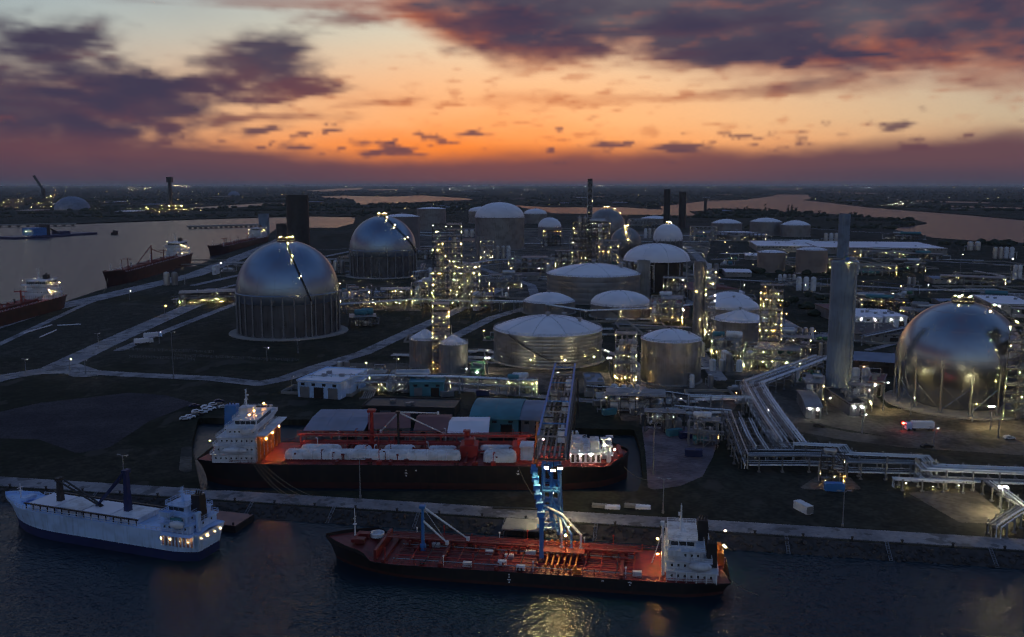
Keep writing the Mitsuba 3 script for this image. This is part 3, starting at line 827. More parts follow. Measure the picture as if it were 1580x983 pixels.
def house(t, fr, x0, x1, B, z, levels, wall=WHITE, wing=True, wing_w=None, top_mat=None, lit=(), face=1, window_mat=GLASS):
    """Deckhouse: levels = [(height, x0 inset, x1 inset, breadth share)]; face = +1 when its front looks to +x."""
    win, rl = MB(fr), MB(fr)
    for i, (h, a, b, bs) in enumerate(levels):
        xa, xb, w = x0 + a, x1 - b, B * bs / 2
        last = i == len(levels) - 1
        mb = MB(fr).block(xa, xb, -w, w, z + .02, z + h - .16)
        mb.block(xa - .5, xb + .5, -w - .5, w + .5, z + h - .16, z + h)
        key = t.part('bridge' if last else 'house_deck', mb, wall)
        nx, ny = max(2, int((xb - xa) / 1.7)), max(3, int(2 * w / 1.5))
        zc = z + h * .55
        if last:
            for s in (-1, 1):
                windows(win, xa + .3, xb - .3, s * (w + .03), zc, nx, (xb - xa) / nx * .8, h * .42)
            windows(win, -w + .2, w - .2, (xb if face > 0 else xa) + .03 * face, zc, ny, 2 * w / ny * .82, h * .42, 'y')
            if wing:
                W = (wing_w or B * 1.02) / 2
                xf = (xb - 2.6, xb + .4) if face > 0 else (xa - .4, xa + 2.6)
                m2 = MB(fr).block(*xf, -W, W, z - .3, z - .02)
                for s in (-1, 1):
                    m2.block(*xf, s * W - .06, s * W + .06, z - .3, z + 1.0)
                    m2.block(xf[0], xf[0] + .12, min(s * w, s * W), max(s * w, s * W), z, z + 1.0)
                    m2.block(xf[1] - .12, xf[1], min(s * w, s * W), max(s * w, s * W), z, z + 1.0)
                    m2.beam((sum(xf) / 2, s * (W - .5), z - .3), (sum(xf) / 2, s * w, z - 2.6), .35)
                t.part('wing', m2, wall, under=key)
        else:
            for s in (-1, 1):
                windows(win, xa + .5, xb - .5, s * (w + .03), zc, nx, .5, .6)
            windows(win, -w + .5, w - .5, (xb if face > 0 else xa) + .03 * face, zc, ny, .5, .6, 'y')
            windows(win, -w + .5, w - .5, (xa if face > 0 else xb) - .03 * face, zc, max(2, ny // 2), .5, .6, 'y')
        ring = [V(xa - .4, -w - .4, z + h), V(xb + .4, -w - .4, z + h), V(xb + .4, w + .4, z + h), V(xa - .4, w + .4, z + h), V(xa - .4, -w - .4, z + h)]
        rail(rl, ring, 1.1, 2.0, .05)
        z += h
    t.part('window', win, window_mat, stuff=True)
    t.part('railing', rl, wall, stuff=True)
    return z


def mast(t, fr, x, y, z, h, mat_=WHITE, arms=2, name='mast', r=.35, radar=True):
    mb = MB(fr).tube((x, y, z), (x, y, z + h), r, 8, r * .45)
    for k in range(arms):
        zz = z + h * (.5 + .3 * k / max(1, arms))
        mb.beam((x, y - h * .16, zz), (x, y + h * .16, zz), .18)
    if radar:
        mb.box((x + .5, y, z + h * .66), (.5, h * .3, .3)).box((x, y, z + h * .42), (1.1, 1.1, .25))
        mb.beam((x - h * .16, y, z), (x, y, z + h * .55), .2)
    for s in (-.12, .12):
        mb.beam((x, y + s * h, z + h * .8), (x, y + s * h, z + h * 1.05), .1)
    return t.part(name, mb, mat_, 40)


def funnel(t, fr, x, y, z, h, lx, ly, mat_=BLACK, stripe=None):
    k = t.part('funnel', MB(fr).block(x - lx / 2, x + lx / 2, y - ly / 2, y + ly / 2, z, z + h, .88), mat_)
    mb = MB(fr)
    for i in (-1, 0, 1):
        mb.tube((x + i * lx * .25, y, z + h - .2), (x + i * lx * .25 - .4, y, z + h + 1.1), .22, 7)
    t.part('exhaust_pipe', mb, STEEL, under=k)
    if stripe:
        t.part('funnel_band', MB(fr).block(x - lx * .475, x + lx * .475, y - ly * .475, y + ly * .475, z + h * .55, z + h * .75), stripe, under=k)


def bollards(t, fr, spots, z, mat_=BLACK):
    for x, y in spots:
        mb = MB(fr).tube((x - .45, y, z), (x - .45, y, z + .8), .25, 8).tube((x + .45, y, z), (x + .45, y, z + .8), .25, 8).block(x - .8, x + .8, y - .35, y + .35, z, z + .12)
        t.part('bollard', mb, mat_)


def lifeboat(t, fr, x, y, z, L=6.5, mat_=WHITE):
    u = np.linspace(0, 1, 9)
    w = np.sin(np.clip(u * .94 + .03, 0, 1) * np.pi) ** .5
    rows = [np.stack([x + (k - .5) * L + 0 * np.ones(10), y + 1.2 * ww * np.cos(np.linspace(0, 2 * np.pi, 10, endpoint=False)), z + 1.1 * ww * np.sin(np.linspace(0, 2 * np.pi, 10, endpoint=False))], 1) for k, ww in zip(u, w)]
    k = t.part('lifeboat', MB(fr).grid(rows, wrap=True), mat_, True)
    mb = MB(fr)
    for s in (-.35, .35):
        mb.path([(x + s * L, y * .86, z - 1.6), (x + s * L, y * .86, z + 1.6), (x + s * L, y, z + 1.9)], .13, 6)
    t.part('davit', mb, WHITE, under=k)


def derrick(t, fr, base, h, tips, post_mat=WHITE, boom_mat=WHITE, r=.45, wires=True):
    """A deck crane: post, booms to the given tips, topping wires."""
    b = V(*base)
    k = t.part('crane_post', MB(fr).tube(b, b + V(0, 0, h), r, 10, r * .7).box(b + V(0, 0, h), (1.5, 1.5, .7)).tube(b, b + V(0, 0, 1.6), r * 1.7, 10), post_mat, 40)
    for f, tip in tips:
        p, q_ = b + V(0, 0, h * f), V(*tip)
        mb = MB(fr).tube(p, q_, r * .62, 8, r * .4).box(q_, (.8, .8, 1.0))
        if wires:
            mb.beam(b + V(0, 0, h), q_, .07)
        t.part('crane_boom', mb, boom_mat, 40, under=k)


def tank_deck(t, fr, x0, x1, B, z, seed, girders, pipes=5, pipe_mat=DECKRED, pipe_y=.26, manifold=None, hatches=12, deckmat=DECKRED, rack=True):
    rng = np.random.default_rng(seed)
    for gx in girders:
        t.part('girder', MB(fr).block(gx - .45, gx + .45, -B * .47, B * .47, z, z + .8), deckmat)
    for k in range(pipes):
        y = B * pipe_y + (k - pipes / 2) * .95
        mb = MB(fr).path([(x0 + rng.uniform(0, 4), y, z + 1.5 + .25 * (k % 2)), ((x0 + x1) / 2, y, z + 1.5 + .25 * (k % 2)), (x1 - rng.uniform(0, 4), y, z + 1.5 + .25 * (k % 2))], .26, 6)
        t.part('deck_pipe', mb, pipe_mat, 50)
    if rack:
        mb = MB(fr)
        for x in np.arange(x0 + 2, x1 - 1, 6.):
            mb.block(x - .15, x + .15, B * pipe_y - 3.2, B * pipe_y + 3.2, z, z + 1.25)
        w = B * pipe_y + 3.4
        mb.block(x0, x1, w - .5, w + .5, z + 2.6, z + 2.7)
        rail(mb, [V(x0, w + .5, z + 2.7), V(x1, w + .5, z + 2.7)], 1.1, 3., .05)
        rail(mb, [V(x0, w - .5, z + 2.7), V(x1, w - .5, z + 2.7)], 1.1, 3., .05)
        for x in np.arange(x0 + 2, x1 - 1, 6.):
            mb.beam((x, w, z), (x, w, z + 2.6), .2)
        t.part('catwalk', mb, deckmat)
    for k in range(hatches):
        x, y = rng.uniform(x0 + 2, x1 - 2), rng.uniform(-.42, .1) * B
        if k % 3 == 0:
            mb = MB(fr).tube((x, y, z), (x, y, z + 1.0), .7, 10).tube((x, y, z + 1.0), (x, y, z + 1.15), .8, 10)
            t.part('hatch', mb, deckmat, 40)
        elif k % 3 == 1:
            mb = MB(fr).tube((x, y, z), (x, y, z + 2.2), .16, 6).box((x, y, z + 2.3), (.6, .6, .5))
            t.part('vent', mb, deckmat)
        else:
            mb = MB(fr).box((x, y, z + .55), (1.6 + rng.random(), 1.1, 1.1))
            t.part('locker', mb, [WHITE, deckmat, GALV][k % 2])
    if manifold is not None:
        mb = MB(fr)
        for k in range(6):
            x = manifold + (k - 2.5) * 1.5
            mb.path([(x, -B * .40, z + 1.6), (x, B * .40, z + 1.6)], .24, 6)
            for s in (-1, 1):
                mb.tube((x, s * B * .40, z + 1.6), (x, s * (B * .40 + .25), z + 1.6), .42, 8)
            mb.beam((x, -B * .33, z), (x, -B * .33, z + 1.5), .2)
            mb.beam((x, B * .33, z), (x, B * .33, z + 1.5), .2)
            mb.tube((x, -B * .3, z + 1.8), (x, -B * .3, z + 2.5), .3, 8)
        t.part('manifold', mb, ORANGE, 40)
        mb = MB(fr).block(manifold - 5.5, manifold + 5.5, -B * .1, B * .1, z + 2.6, z + 2.75)
        rail(mb, [V(manifold - 5.5, -B * .1, z + 2.75), V(manifold + 5.5, -B * .1, z + 2.75)], 1.1, 2., .06)
        for x in (-5, 0, 5):
            for y in (-B * .09, B * .09):
                mb.beam((manifold + x, y, z), (manifold + x, y, z + 2.6), .25)
        t.part('manifold_platform', mb, DECKRED)


def flag_staff(t, fr, x, y, z, h, mat_=WHITE):
    mb = MB(fr).tube((x, y, z), (x, y, z + h), .28, 7, .1).beam((x, y - 1.2, z + h * .72), (x, y + 1.2, z + h * .72), .14).box((x, y, z + h * .5), (.9, .9, .2))
    t.part('foremast', mb, mat_)


def draft_mark(t, fr, x, y, z, text_rows, h=.45):
    """White painted marks on the hull side."""
    mb = MB(fr)
    for i, wd in enumerate(text_rows):
        mb.block(x - wd / 2, x + wd / 2, y - .04, y + .02, z - i * h * 1.5, z - i * h * 1.5 + h * .7)
    t.part('draft_mark', mb, WHITE)


# ---- the product tanker in front, bow to the left
bow, stern = G(503, 885, 0), G(1119, 927, 0)
d = unit(bow - stern); n_in = V(d[1], -d[0], 0) if V(d[1], -d[0], 0)[1] > 0 else V(-d[1], d[0], 0)
BEAM1 = 20.
fr1, L1 = frame_of(bow + n_in * BEAM1 / 2, stern + n_in * BEAM1 / 2)
PORT = 1 if fr1[2] @ V(0, 1, 0) < 0 else -1                  # the side that looks to the camera: y sign
t = Thing('product_tanker', 'black hulled tanker with dark red deck and white house, moored under the blue gantry', 'tanker ship')
zd = hull(t, fr1, L1, BEAM1, 3.5, BLACK, HULLRED, DECKRED, bow_rise=1.7, split=.8, fore=.885, stern=.8)
Y1 = PORT


def on1(px, py, z):
    """Local ship coordinates of a survey point at height z."""
    p = G(px, py, z) - fr1[0]
    return float(p @ fr1[1]), float(p @ fr1[2])


Z = 3.6
tank_deck(t, fr1, .20 * L1, .87 * L1, BEAM1, Z, 2, [on1(595, 862, Z)[0], on1(683, 865, Z)[0], on1(770, 868, Z)[0], on1(960, 876, Z)[0]], pipes=5, pipe_y=-.26 * Y1, manifold=on1(868, 868, Z)[0], hatches=34)
rng = np.random.default_rng(303)
for k in range(7):
    y_ = (-.36 + .12 * k) * BEAM1
    t.part('deck_pipe', MB(fr1).path([(.22 * L1, y_, Z + .55), (.4 * L1, y_, Z + .55), (.41 * L1, y_ + .6, Z + .8), (.66 * L1, y_ + .6, Z + .8), (.67 * L1, y_, Z + .55), (.83 * L1, y_, Z + .55)], .13 + .05 * (k % 2), 6), [DECKRED, REDP, GALV, DECKRED][k % 4], 50)
for k in range(16):
    x_ = (.22 + .04 * k) * L1
    t.part('cross_pipe', MB(fr1).path([(x_, -.44 * BEAM1, Z + .4), (x_, -.44 * BEAM1, Z + 1.1), (x_, .36 * BEAM1, Z + 1.1), (x_ + .5, .40 * BEAM1, Z + .4)], .12, 6), [DECKRED, BLACK, REDP][k % 3], 50)
for k in range(18):
    x_, y_ = (.2 + .038 * k) * L1, .44 * BEAM1 * (1 if k % 2 else -1)
    t.part('vent_post', MB(fr1).tube((x_, y_, Z), (x_, y_, Z + 1.5 + (k % 3)), .12, 6).tube((x_, y_, Z + 1.5 + (k % 3)), (x_, y_, Z + 1.9 + (k % 3)), .24, 8), [DECKRED, WHITE, REDP][k % 3])
flag_staff(t, fr1, on1(533, 845, 6.5)[0], 0, 5.6, 8.6)
t.part('windlass', MB(fr1).block(.92 * L1, .945 * L1, -3, -1, 5.7, 6.9).block(.92 * L1, .945 * L1, 1, 3, 5.7, 6.9).tube((.95 * L1, -3.2, 6.4), (.95 * L1, 3.2, 6.4), .5, 10), DECKRED)
t.part('breakwater', MB(fr1).block(.872 * L1, .880 * L1, -7.6, 7.6, 3.6, 6.2), DECKRED)
t.part('hatch_ring', MB(fr1).lathe([(2.0, 5.4), (2.0, 6.4), (1.8, 6.4), (1.8, 5.7), (.01, 5.7)], (.905 * L1, 3.8 * -Y1, 0), 16), WHITE, 30)
bollards(t, fr1, [(.93 * L1, 3.5), (.93 * L1, -3.5), (.75 * L1, 8.6), (.75 * L1, -8.6), (.5 * L1, 8.8), (.5 * L1, -8.8), (.04 * L1, 6.5), (.04 * L1, -6.5)], 3.65)
cx_, cy_ = on1(655, 845, Z)
derrick(t, fr1, (cx_, cy_ * .3, Z), 12., [(1., (*on1(722, 834, 7.5), 8.)), (.68, (*on1(690, 832, 7.5), 6.5))], BLUE, WHITE, .5)
# aft house
hx0, hx1 = on1(1104, 893, Z)[0], on1(1028, 893, Z)[0]
hx0, hx1 = min(hx0, hx1), max(hx0, hx1)
zt = house(t, fr1, hx0, hx1, BEAM1 * .86, Z, [(2.5, 0, 0, 1.), (2.4, 1.5, 0, .92), (2.4, 3.2, .2, .84), (2.3, 5.0, .6, .66)], wing_w=BEAM1 * .98)
mast(t, fr1, hx1 - 3.5, 0, zt, 6.8)
funnel(t, fr1, hx0 + 3.2, 1.5 * -Y1, Z + 4.9, 7.6, 3.0, 3.4)
funnel(t, fr1, hx0 + 1.0, 4.2 * Y1, Z + 2.7, 6.2, 2.6, 2.6)
t.part('kingpost', MB(fr1).tube((hx1 + .8, 5.5 * Y1, Z), (hx1 + 1.2, 5.5 * Y1, Z + 13.5), .38, 8, .24).tube((hx1 + .8, 5.5 * Y1, Z + 12.6), (hx1 + 3.6, 5.5 * Y1, Z + 3), .12, 6).box((hx1 + 1.2, 5.5 * Y1, Z + 13.5), (1., 1., .9)), WHITE, 40)
lifeboat(t, fr1, hx0 + 4, 9.2 * Y1, Z + 4.3, 5.5)
lifeboat(t, fr1, hx0 + 4, -9.2 * Y1, Z + 4.3, 5.5)
mb = MB(fr1)
for k in range(6):
    x = hx0 + (hx1 - hx0) * k / 5
    mb.beam((x, 9.3 * Y1, Z), (x, 9.3 * Y1, Z + 2.6), .25)
mb.block(hx0, hx1, 8.4 * Y1 - .9, 8.4 * Y1 + .9, Z + 2.6, Z + 2.75)
t.part('side_gallery', mb, WHITE)
t.part('aft_winch', MB(fr1).block(.015 * L1, .04 * L1, -5, -2, Z + .2, Z + 1.6).block(.015 * L1, .04 * L1, 2, 5, Z + .2, Z + 1.6).tube((.03 * L1, -5.5, Z + 1), (.03 * L1, 5.5, Z + 1), .5, 10), REDP)
t.part('deck_store', MB(fr1).block(hx0 - 2.6, hx0 - .4, -4.5 * Y1 - 2, -4.5 * Y1 + 2, Z, Z + 3.2).block(hx0 - 2, hx0 - .8, -5 * Y1 - .8, -5 * Y1 + .8, Z + 3.2, Z + 5.), ORANGE)
for x_, y_, z_ in ((717, 883, Z), (802, 884, Z), (775, 872, Z), (983, 889, Z), (890, 886, Z)):
    a_, b_ = on1(x_, y_, z_)
    b_ = float(np.clip(b_, -BEAM1 * .41, BEAM1 * .41))
    t.part('locker', MB(fr1).block(a_ - 1.1, a_ + 1.1, b_ - .6, b_ + .6, z_, z_ + 1.3), WHITE if x_ != 890 else ORANGE)
for px_, tx in ((782, (.5, .5, .9, .5)), (972, (.9, .4)), (930, (.6,))):
    a_ = on1(px_, 896, 3.)[0]
    draft_mark(t, fr1, a_, Y1 * BEAM1 * .503, 2.9, tx)
lamp(t, 'lamp', [V(*(fr1[0] + fr1[1] * (hx1 + 2.2) + fr1[2] * (5.0 * s)) [:2], Z + 5.2) for s in (-1, 1)], .36, 42, AMBER)
lamp(t, 'stern_lamp', [(fr1[0] + fr1[1] * (hx0 - 2.9) + fr1[2] * (yy * Y1)) * V(1, 1, 0) + V(0, 0, zz) for yy, zz in ((-5.5, Z + 8.2), (-2, Z + 5.2), (-7.5, Z + 3.4))], .3, 40, WARM)
lamp(t, 'deck_lamp', [(fr1[0] + fr1[1] * on1(874, 860, Z)[0] + fr1[2] * (yy * Y1)) * V(1, 1, 0) + V(0, 0, Z + 7.2) for yy in (-4.5, 1.5)], .40, 85, AMBER)
for yy in (-4.5, 1.5):
    a_ = on1(874, 860, Z)[0]
    t.part('lamp_post', MB(fr1).tube((a_, yy * Y1, Z), (a_, yy * Y1, Z + 6.9), .14, 6), DECKRED)

# ---- the gas tanker in the basin, stern and house to the left
stern2, bow2 = G(306, 752, 0), G(973, 758, 0)
d2 = unit(bow2 - stern2); n2_ = V(-d2[1], d2[0], 0)
BEAM2 = 27.
fr2, L2 = frame_of(bow2 + n2_ * BEAM2 / 2, stern2 + n2_ * BEAM2 / 2)
Y2 = -1


def on2(px, py, z):
    p = G(px, py, z) - fr2[0]
    return float(p @ fr2[1]), float(p @ fr2[2])


t = Thing('gas_tanker', 'long black hulled gas tanker with red deck and white cargo covers, in the ship basin', 'tanker ship')
hull(t, fr2, L2, BEAM2, 8.0, BLACK, HULLRED, DECK2, bow_rise=.6, split=2.2, full=.93, fore=.955, stern=.62, rake=.004)
Z = 8.15
X2 = lambda px, py=700, z=Z: on2(px, py, z)[0]
# white covers over the cargo tanks
for a_, b_, yc, w_, hh in ((447, 714, -6.6, 5.2, 3.0), (748, 798, -7.5, 7.4, 3.4), (462, 524, 1.6, 4.6, 2.2), (545, 572, 1.6, 4.0, 2.0), (592, 640, 1.6, 4.6, 2.2), (660, 705, 1.6, 4.6, 2.0), (740, 792, 1.6, 5.0, 2.4)):
    x0_, x1_ = X2(a_), X2(b_)
    an = np.linspace(0, np.pi, 13)
    rows = [np.stack([np.full(13, x), yc + w_ / 2 * s * np.cos(an) * 1.0, Z + .4 + hh * s * np.sin(an) ** .7], 1) for x, s in
            [(x0_, .02), (x0_ + .05, .55), (x0_ + .5, .85), (x0_ + 1.4, 1.), *[(x, 1.) for x in np.linspace(x0_ + 4, x1_ - 4, max(2, int((x1_ - x0_) / 6)))], (x1_ - 1.4, 1.), (x1_ - .5, .85), (x1_ - .05, .55), (x1_, .02)]]
    k = t.part('cargo_cover', MB(fr2).grid(rows), WHITE, 50)
    for x in np.arange(x0_ + 3, x1_ - 2, 6.5):
        r_ = np.stack([np.full(13, x), yc + (w_ / 2 + .08) * np.cos(an), Z + .4 + (hh + .08) * np.sin(an) ** .7], 1)
        t.part('cover_band', MB(fr2).path(r_, .07, 4), PALE, under=k)
    t.part('saddle', MB(fr2).block(x0_ + .5, x1_ - .5, yc - w_ / 2 - .2, yc + w_ / 2 + .2, Z - .1, Z + .5), DECKRED, under=k)
tank_deck(t, fr2, X2(450), X2(825), BEAM2, Z, 8, [X2(x) for x in (530, 610, 722, 735)], pipes=4, pipe_mat=REDP, pipe_y=.30, hatches=38)
mb = MB(fr2)                                                  # the long red rail high above the deck
xa, xb = X2(452), X2(818)
mb.block(xa, xb, 5.6, 6.6, Z + 4.6, Z + 5.1)
for x in np.arange(xa + 1, xb, 5.5):
    mb.beam((x, 6.1, Z), (x, 6.1, Z + 4.6), .28)
    mb.beam((x, 4.0, Z), (x, 6.1, Z + 4.4), .16)
rail(mb, [V(xa, 5.6, Z + 5.1), V(xb, 5.6, Z + 5.1)], 1.1, 3., .06)
t.part('gangway', mb, REDP)
x_ = X2(568)
t.part('red_post', MB(fr2).tube((x_, 7.5, Z), (x_, 7.5, Z + 13), .75, 10, .6).box((x_, 7.5, Z + 13.2), (2.6, 2.6, .9)).box((x_, 7.5, Z + 1.2), (2.6, 2.6, 2.4)).beam((x_ - .9, 6.6, Z), (x_ - .9, 6.6, Z + 13), .16), REDP, 40)
x_ = X2(618, 690)
derrick(t, fr2, (x_, 3.2, Z), 13.8, [(1., (*on2(684, 671, Z + 4), Z + 4.6)), (.98, (*on2(588, 668, Z + 3), Z + 3.6)), (1., (*on2(676, 640, Z + 9), Z + 9.6))], BLACK, WHITE, .5)
for a_ in (725, 805):
    t.part('pump_house', MB(fr2).block(X2(a_) - 3, X2(a_) + 3, -5, 3, Z, Z + 4.2).block(X2(a_) - 1.5, X2(a_) + 1.5, -3, 0, Z + 4.2, Z + 6), REDP)
t.part('vent_tower', MB(fr2).tube((X2(720), 2, Z), (X2(720), 2, Z + 7.5), .9, 10).tube((X2(728), 3, Z), (X2(728), 3, Z + 6), .5, 8).box((X2(720), 2, Z + 7.6), (2.4, 2.4, .5)), REDP, 40)
rng = np.random.default_rng(404)
for k in range(26):
    x_, y_ = rng.uniform(X2(455), X2(820)), rng.choice([-12.2, -2.6, 4.6, 9.5]) + rng.uniform(-.5, .5)
    hh = rng.uniform(2.5, 6.5)
    mb = MB(fr2).tube((x_, y_, Z), (x_, y_, Z + hh), .14, 6).tube((x_, y_, Z + hh), (x_ + rng.choice([-.7, .7]), y_, Z + hh + .1), .2, 6)
    if k % 3 == 0:
        mb.box((x_, y_, Z + .6), (1.6, 1.4, 1.2))
    t.part('vent_post', mb, [REDP, DECKRED, WHITE][k % 3])
for k in range(5):
    y_ = -2.9 + k * .8
    t.part('deck_pipe', MB(fr2).path([(X2(455), y_, Z + .9 + .2 * (k % 2)), (X2(600), y_, Z + .9), (X2(600), y_ + .5, Z + 1.6), (X2(815), y_ + .5, Z + 1.6)], .2, 6), [REDP, DECKRED, GALV][k % 3], 50)
for a_, b_ in ((718, 4.5), (726, 8.5)):
    t.part('white_tank', MB(fr2).lathe([(1.2, Z), (1.2, Z + 3.2), (.9, Z + 3.7), (.01, Z + 3.9)], (X2(a_), b_, 0), 14), WHITE, 40)
# house near the stern: white block stepping up to a winged bridge
ha, hb = X2(360, 690), X2(420, 690)
zt = house(t, fr2, ha, hb, BEAM2 * .92, Z, [(3.0, -1., 0, 1.), (2.9, 0., 0, .98), (2.7, 1., 0, .94), (2.7, 3.5, 0, .82), (2.6, 5.5, .5, .66)], wing_w=BEAM2 * 1.14)
t.part('top_house', MB(fr2).block(hb - 8.5, hb - 4, -2.2, 2.2, zt, zt + 2.4), WHITE)
mast(t, fr2, hb - 6.5, 0, zt + 2.4, 6.)
funnel(t, fr2, ha + 1.2, 3, Z + 9.3, 7., 4.4, 4.2, BLUE)
lifeboat(t, fr2, ha + 7, -BEAM2 * .49, Z + 4.6, 8)
lifeboat(t, fr2, ha + 7, BEAM2 * .49, Z + 4.6, 8)
for x in (-.44, -.3, -.15, 0, .15, .3, .44):
    t.part('front_pillar', MB(fr2).block(hb + .6, hb + 1.4, BEAM2 * x - .4, BEAM2 * x + .4, Z, Z + 9.2), ORANGE)
t.part('front_canopy', MB(fr2).block(hb + .55, hb + 3.9, -BEAM2 * .46, BEAM2 * .46, Z + 9.2, Z + 9.5), WHITE)
P2 = lambda x, y, z: fr2[0] + fr2[1] * x + fr2[2] * y + V(0, 0, z)
lamp(t, 'lamp', [P2(hb + 3.4, BEAM2 * k, Z + 8.2) for k in (-.42, -.15, .15)], .36, 34, AMBER)
lamp(t, 'stern_lamp', [P2(ha - 3, BEAM2 * k, Z + 6.4) for k in (-.3, .3)], .26, 12, WARM)
lamp(t, 'bridge_lamp', [P2(hb - 3, BEAM2 * k, zt + 1.6) for k in (-.3, -.1, .3)], .35, 16, AMBER)
for x in (.012, .05):
    t.part('aft_winch', MB(fr2).block(x * L2, x * L2 + 3, -5, -1.5, Z, Z + 1.6).block(x * L2, x * L2 + 3, 1.5, 5, Z, Z + 1.6).tube((x * L2 + 1.5, -5.4, Z + 1), (x * L2 + 1.5, 5.4, Z + 1), .5, 8), DECKRED)
bollards(t, fr2, [(.03 * L2, -7), (.03 * L2, 7), (.2 * L2, -12.4), (.4 * L2, -12.4), (.6 * L2, -12.4), (.8 * L2, -12.4), (.975 * L2, -6)], Z)
# forward works: white machinery house with lit openings
fa, fb = X2(878, 700), X2(924, 700)
mb = MB(fr2).block(fa, fb, -9, 8, Z + .02, Z + 3.4).block(fa - .4, fb + .4, -9.4, 8.4, Z + 3.4, Z + 3.6).block(fa + 1, fa + 4.6, -6, 4, Z + 3.6, Z + 6.0).block(fb - 3.4, fb - .5, -8, -2, Z + 3.6, Z + 7.2)
hk = t.part('machinery_house', mb, WHITE)
mb = MB(fr2)
for k in range(6):
    x = fa + (fb - fa) * (k + .5) / 6
    mb.box((x, -9.03, Z + 1.5), (.9, .1, 2.4))
t.part('doorway', mb, BLACK, under=hk)
mb = MB(fr2)
for k in range(7):
    rail(mb, [V(fa, -9 + k * 2.6, Z + 3.6), V(fb - 4, -9 + k * 2.6, Z + 3.6)], 1.6, 3., .09)
t.part('railing', mb, WHITE, under=hk)
lamp(t, 'doorway_lamp', [P2(fa + (fb - fa) * k / 3, -10.2, Z + 3.0) for k in range(4)], .28, 42, COOL)
mb = MB(fr2)
for x, y, hh in ((930, -4, 7.), (936, -8, 5.5), (940, 2, 6.)):
    mb.tube((X2(x, 700), y, Z), (X2(x, 700), y, Z + hh), .8, 8).box((X2(x, 700), y, Z + hh), (2.4, 2.4, .4))
mb.block(X2(928), X2(942), -9, 4, Z + 2.4, Z + 2.6)
rail(mb, [V(X2(928), -9, Z + 2.6), V(X2(942), -9, Z + 2.6)], 1.1, 2., .06)
t.part('mooring_station', mb, WHITE)
lamp(t, 'bow_lamp', [P2(X2(x_), yy, Z + zz) for x_, yy, zz in ((929, -8.4, 6.2), (937, -6, 7.4), (944, -9.5, 4.8))], .36, 70, WARM)
t.part('windlass', MB(fr2).block(X2(952), X2(958), -5, 5, Z + .6, Z + 2.2).tube((X2(955), -6, Z + 1.6), (X2(955), 6, Z + 1.6), .6, 8), REDP)
t.part('orange_frame', MB(fr2).beam((X2(827), -10, Z), (X2(829), -9, Z + 9), .9).beam((X2(827), 9, Z), (X2(829), 8, Z + 9), .9).beam((X2(829), -9, Z + 9), (X2(829), 8, Z + 9), .8), ORANGE)
lamp(t, 'frame_lamp', [P2(X2(833), yy, Z + 7.) for yy in (-9, 0)], .38, 70, AMBER)
for px_, rows_ in ((630, (.5, .9, .5)), (645, (.6,)), (800, (.5, .9))):
    draft_mark(t, fr2, X2(px_, 725, 5.), -BEAM2 * .5035, 6.3, rows_, .6)

# ---- the white and blue ship on the left, house to the right
bow3, stern3 = G(3, 821, 0), G(300, 871, 0)
d3 = unit(bow3 - stern3); n3_ = V(d3[1], -d3[0], 0); n3_ = n3_ if n3_[1] > 0 else -n3_
BEAM3 = 13.
fr3, L3 = frame_of(bow3 + n3_ * BEAM3 / 2, stern3 + n3_ * BEAM3 / 2)
Y3 = 1 if fr3[2] @ V(0, 1, 0) < 0 else -1
t = Thing('reefer_ship', 'pale ship with dark blue lower hull and two dark deck cranes, moored beside the barges', 'cargo ship')
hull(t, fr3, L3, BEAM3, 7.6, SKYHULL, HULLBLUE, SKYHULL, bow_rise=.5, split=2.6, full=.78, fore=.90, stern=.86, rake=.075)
P3 = lambda x, y, z: fr3[0] + fr3[1] * x + fr3[2] * y + V(0, 0, z)


def on3(px, py, z):
    p = G(px, py, z) - fr3[0]
    return float(p @ fr3[1]), float(p @ fr3[2])


Z = 7.75
flag_staff(t, fr3, .985 * L3, 0, 8.3, 4.5)
t.part('windlass', MB(fr3).block(.925 * L3, .955 * L3, -2, 2, 8.3, 9.3), SKYHULL)
for k in range(4):
    x0_, x1_ = (.30 + .145 * k) * L3, (.30 + .145 * k + .128) * L3
    t.part('hatch_cover', MB(fr3).block(x0_, x1_, -4.2, 4.2, Z, Z + 1.5).block(x0_ - .3, x1_ + .3, -4.4, 4.4, Z + 1.1, Z + 1.6), [WHITE, PALE][k % 2])
mb = MB(fr3)
for s in (-1, 1):
    mb.block(.28 * L3, .88 * L3, s * 5.3 - .25, s * 5.3 + .25, Z + 1.5, Z + 1.8)
    for x in np.linspace(.29, .87, 16):
        mb.beam((x * L3, s * 5.3, Z), (x * L3, s * 5.3, Z + 1.5), .25)
t.part('pipe_rail', mb, BLACK)
for (bx, by, h_, tx, ty, tz) in ((190, 800, 13.0, 148, 781, 9.4), (100, 778, 8., 152, 784, 9.4)):
    x_, y_ = on3(bx, by, Z)
    a_, b_ = on3(tx, ty, tz)
    k = t.part('crane_post', MB(fr3).block(x_ - .8, x_ + .8, -.9, .9, Z, Z + h_, .65).box((x_, 0, Z + h_), (1.5, 2.0, 1.0)), HULLBLUE if bx == 190 else STEEL)
    mb = MB(fr3)
    for s in (-.9, .9):
        mb.beam((x_, s, Z + h_), (a_, s * .4, tz), .38)
    for f in np.linspace(.1, .9, 7):
        p_, q_ = V(x_, -.9, Z + h_), V(a_, -.36, tz)
        c_ = p_ + (q_ - p_) * f
        mb.beam(c_, c_ * V(1, -1, 1), .18)
    mb.beam((x_, 0, Z + h_ + .8), (a_, 0, tz + .4), .1)
    t.part('crane_boom', mb, HULLBLUE if bx == 190 else STEEL, under=k)
ha, hb = .02 * L3, .165 * L3
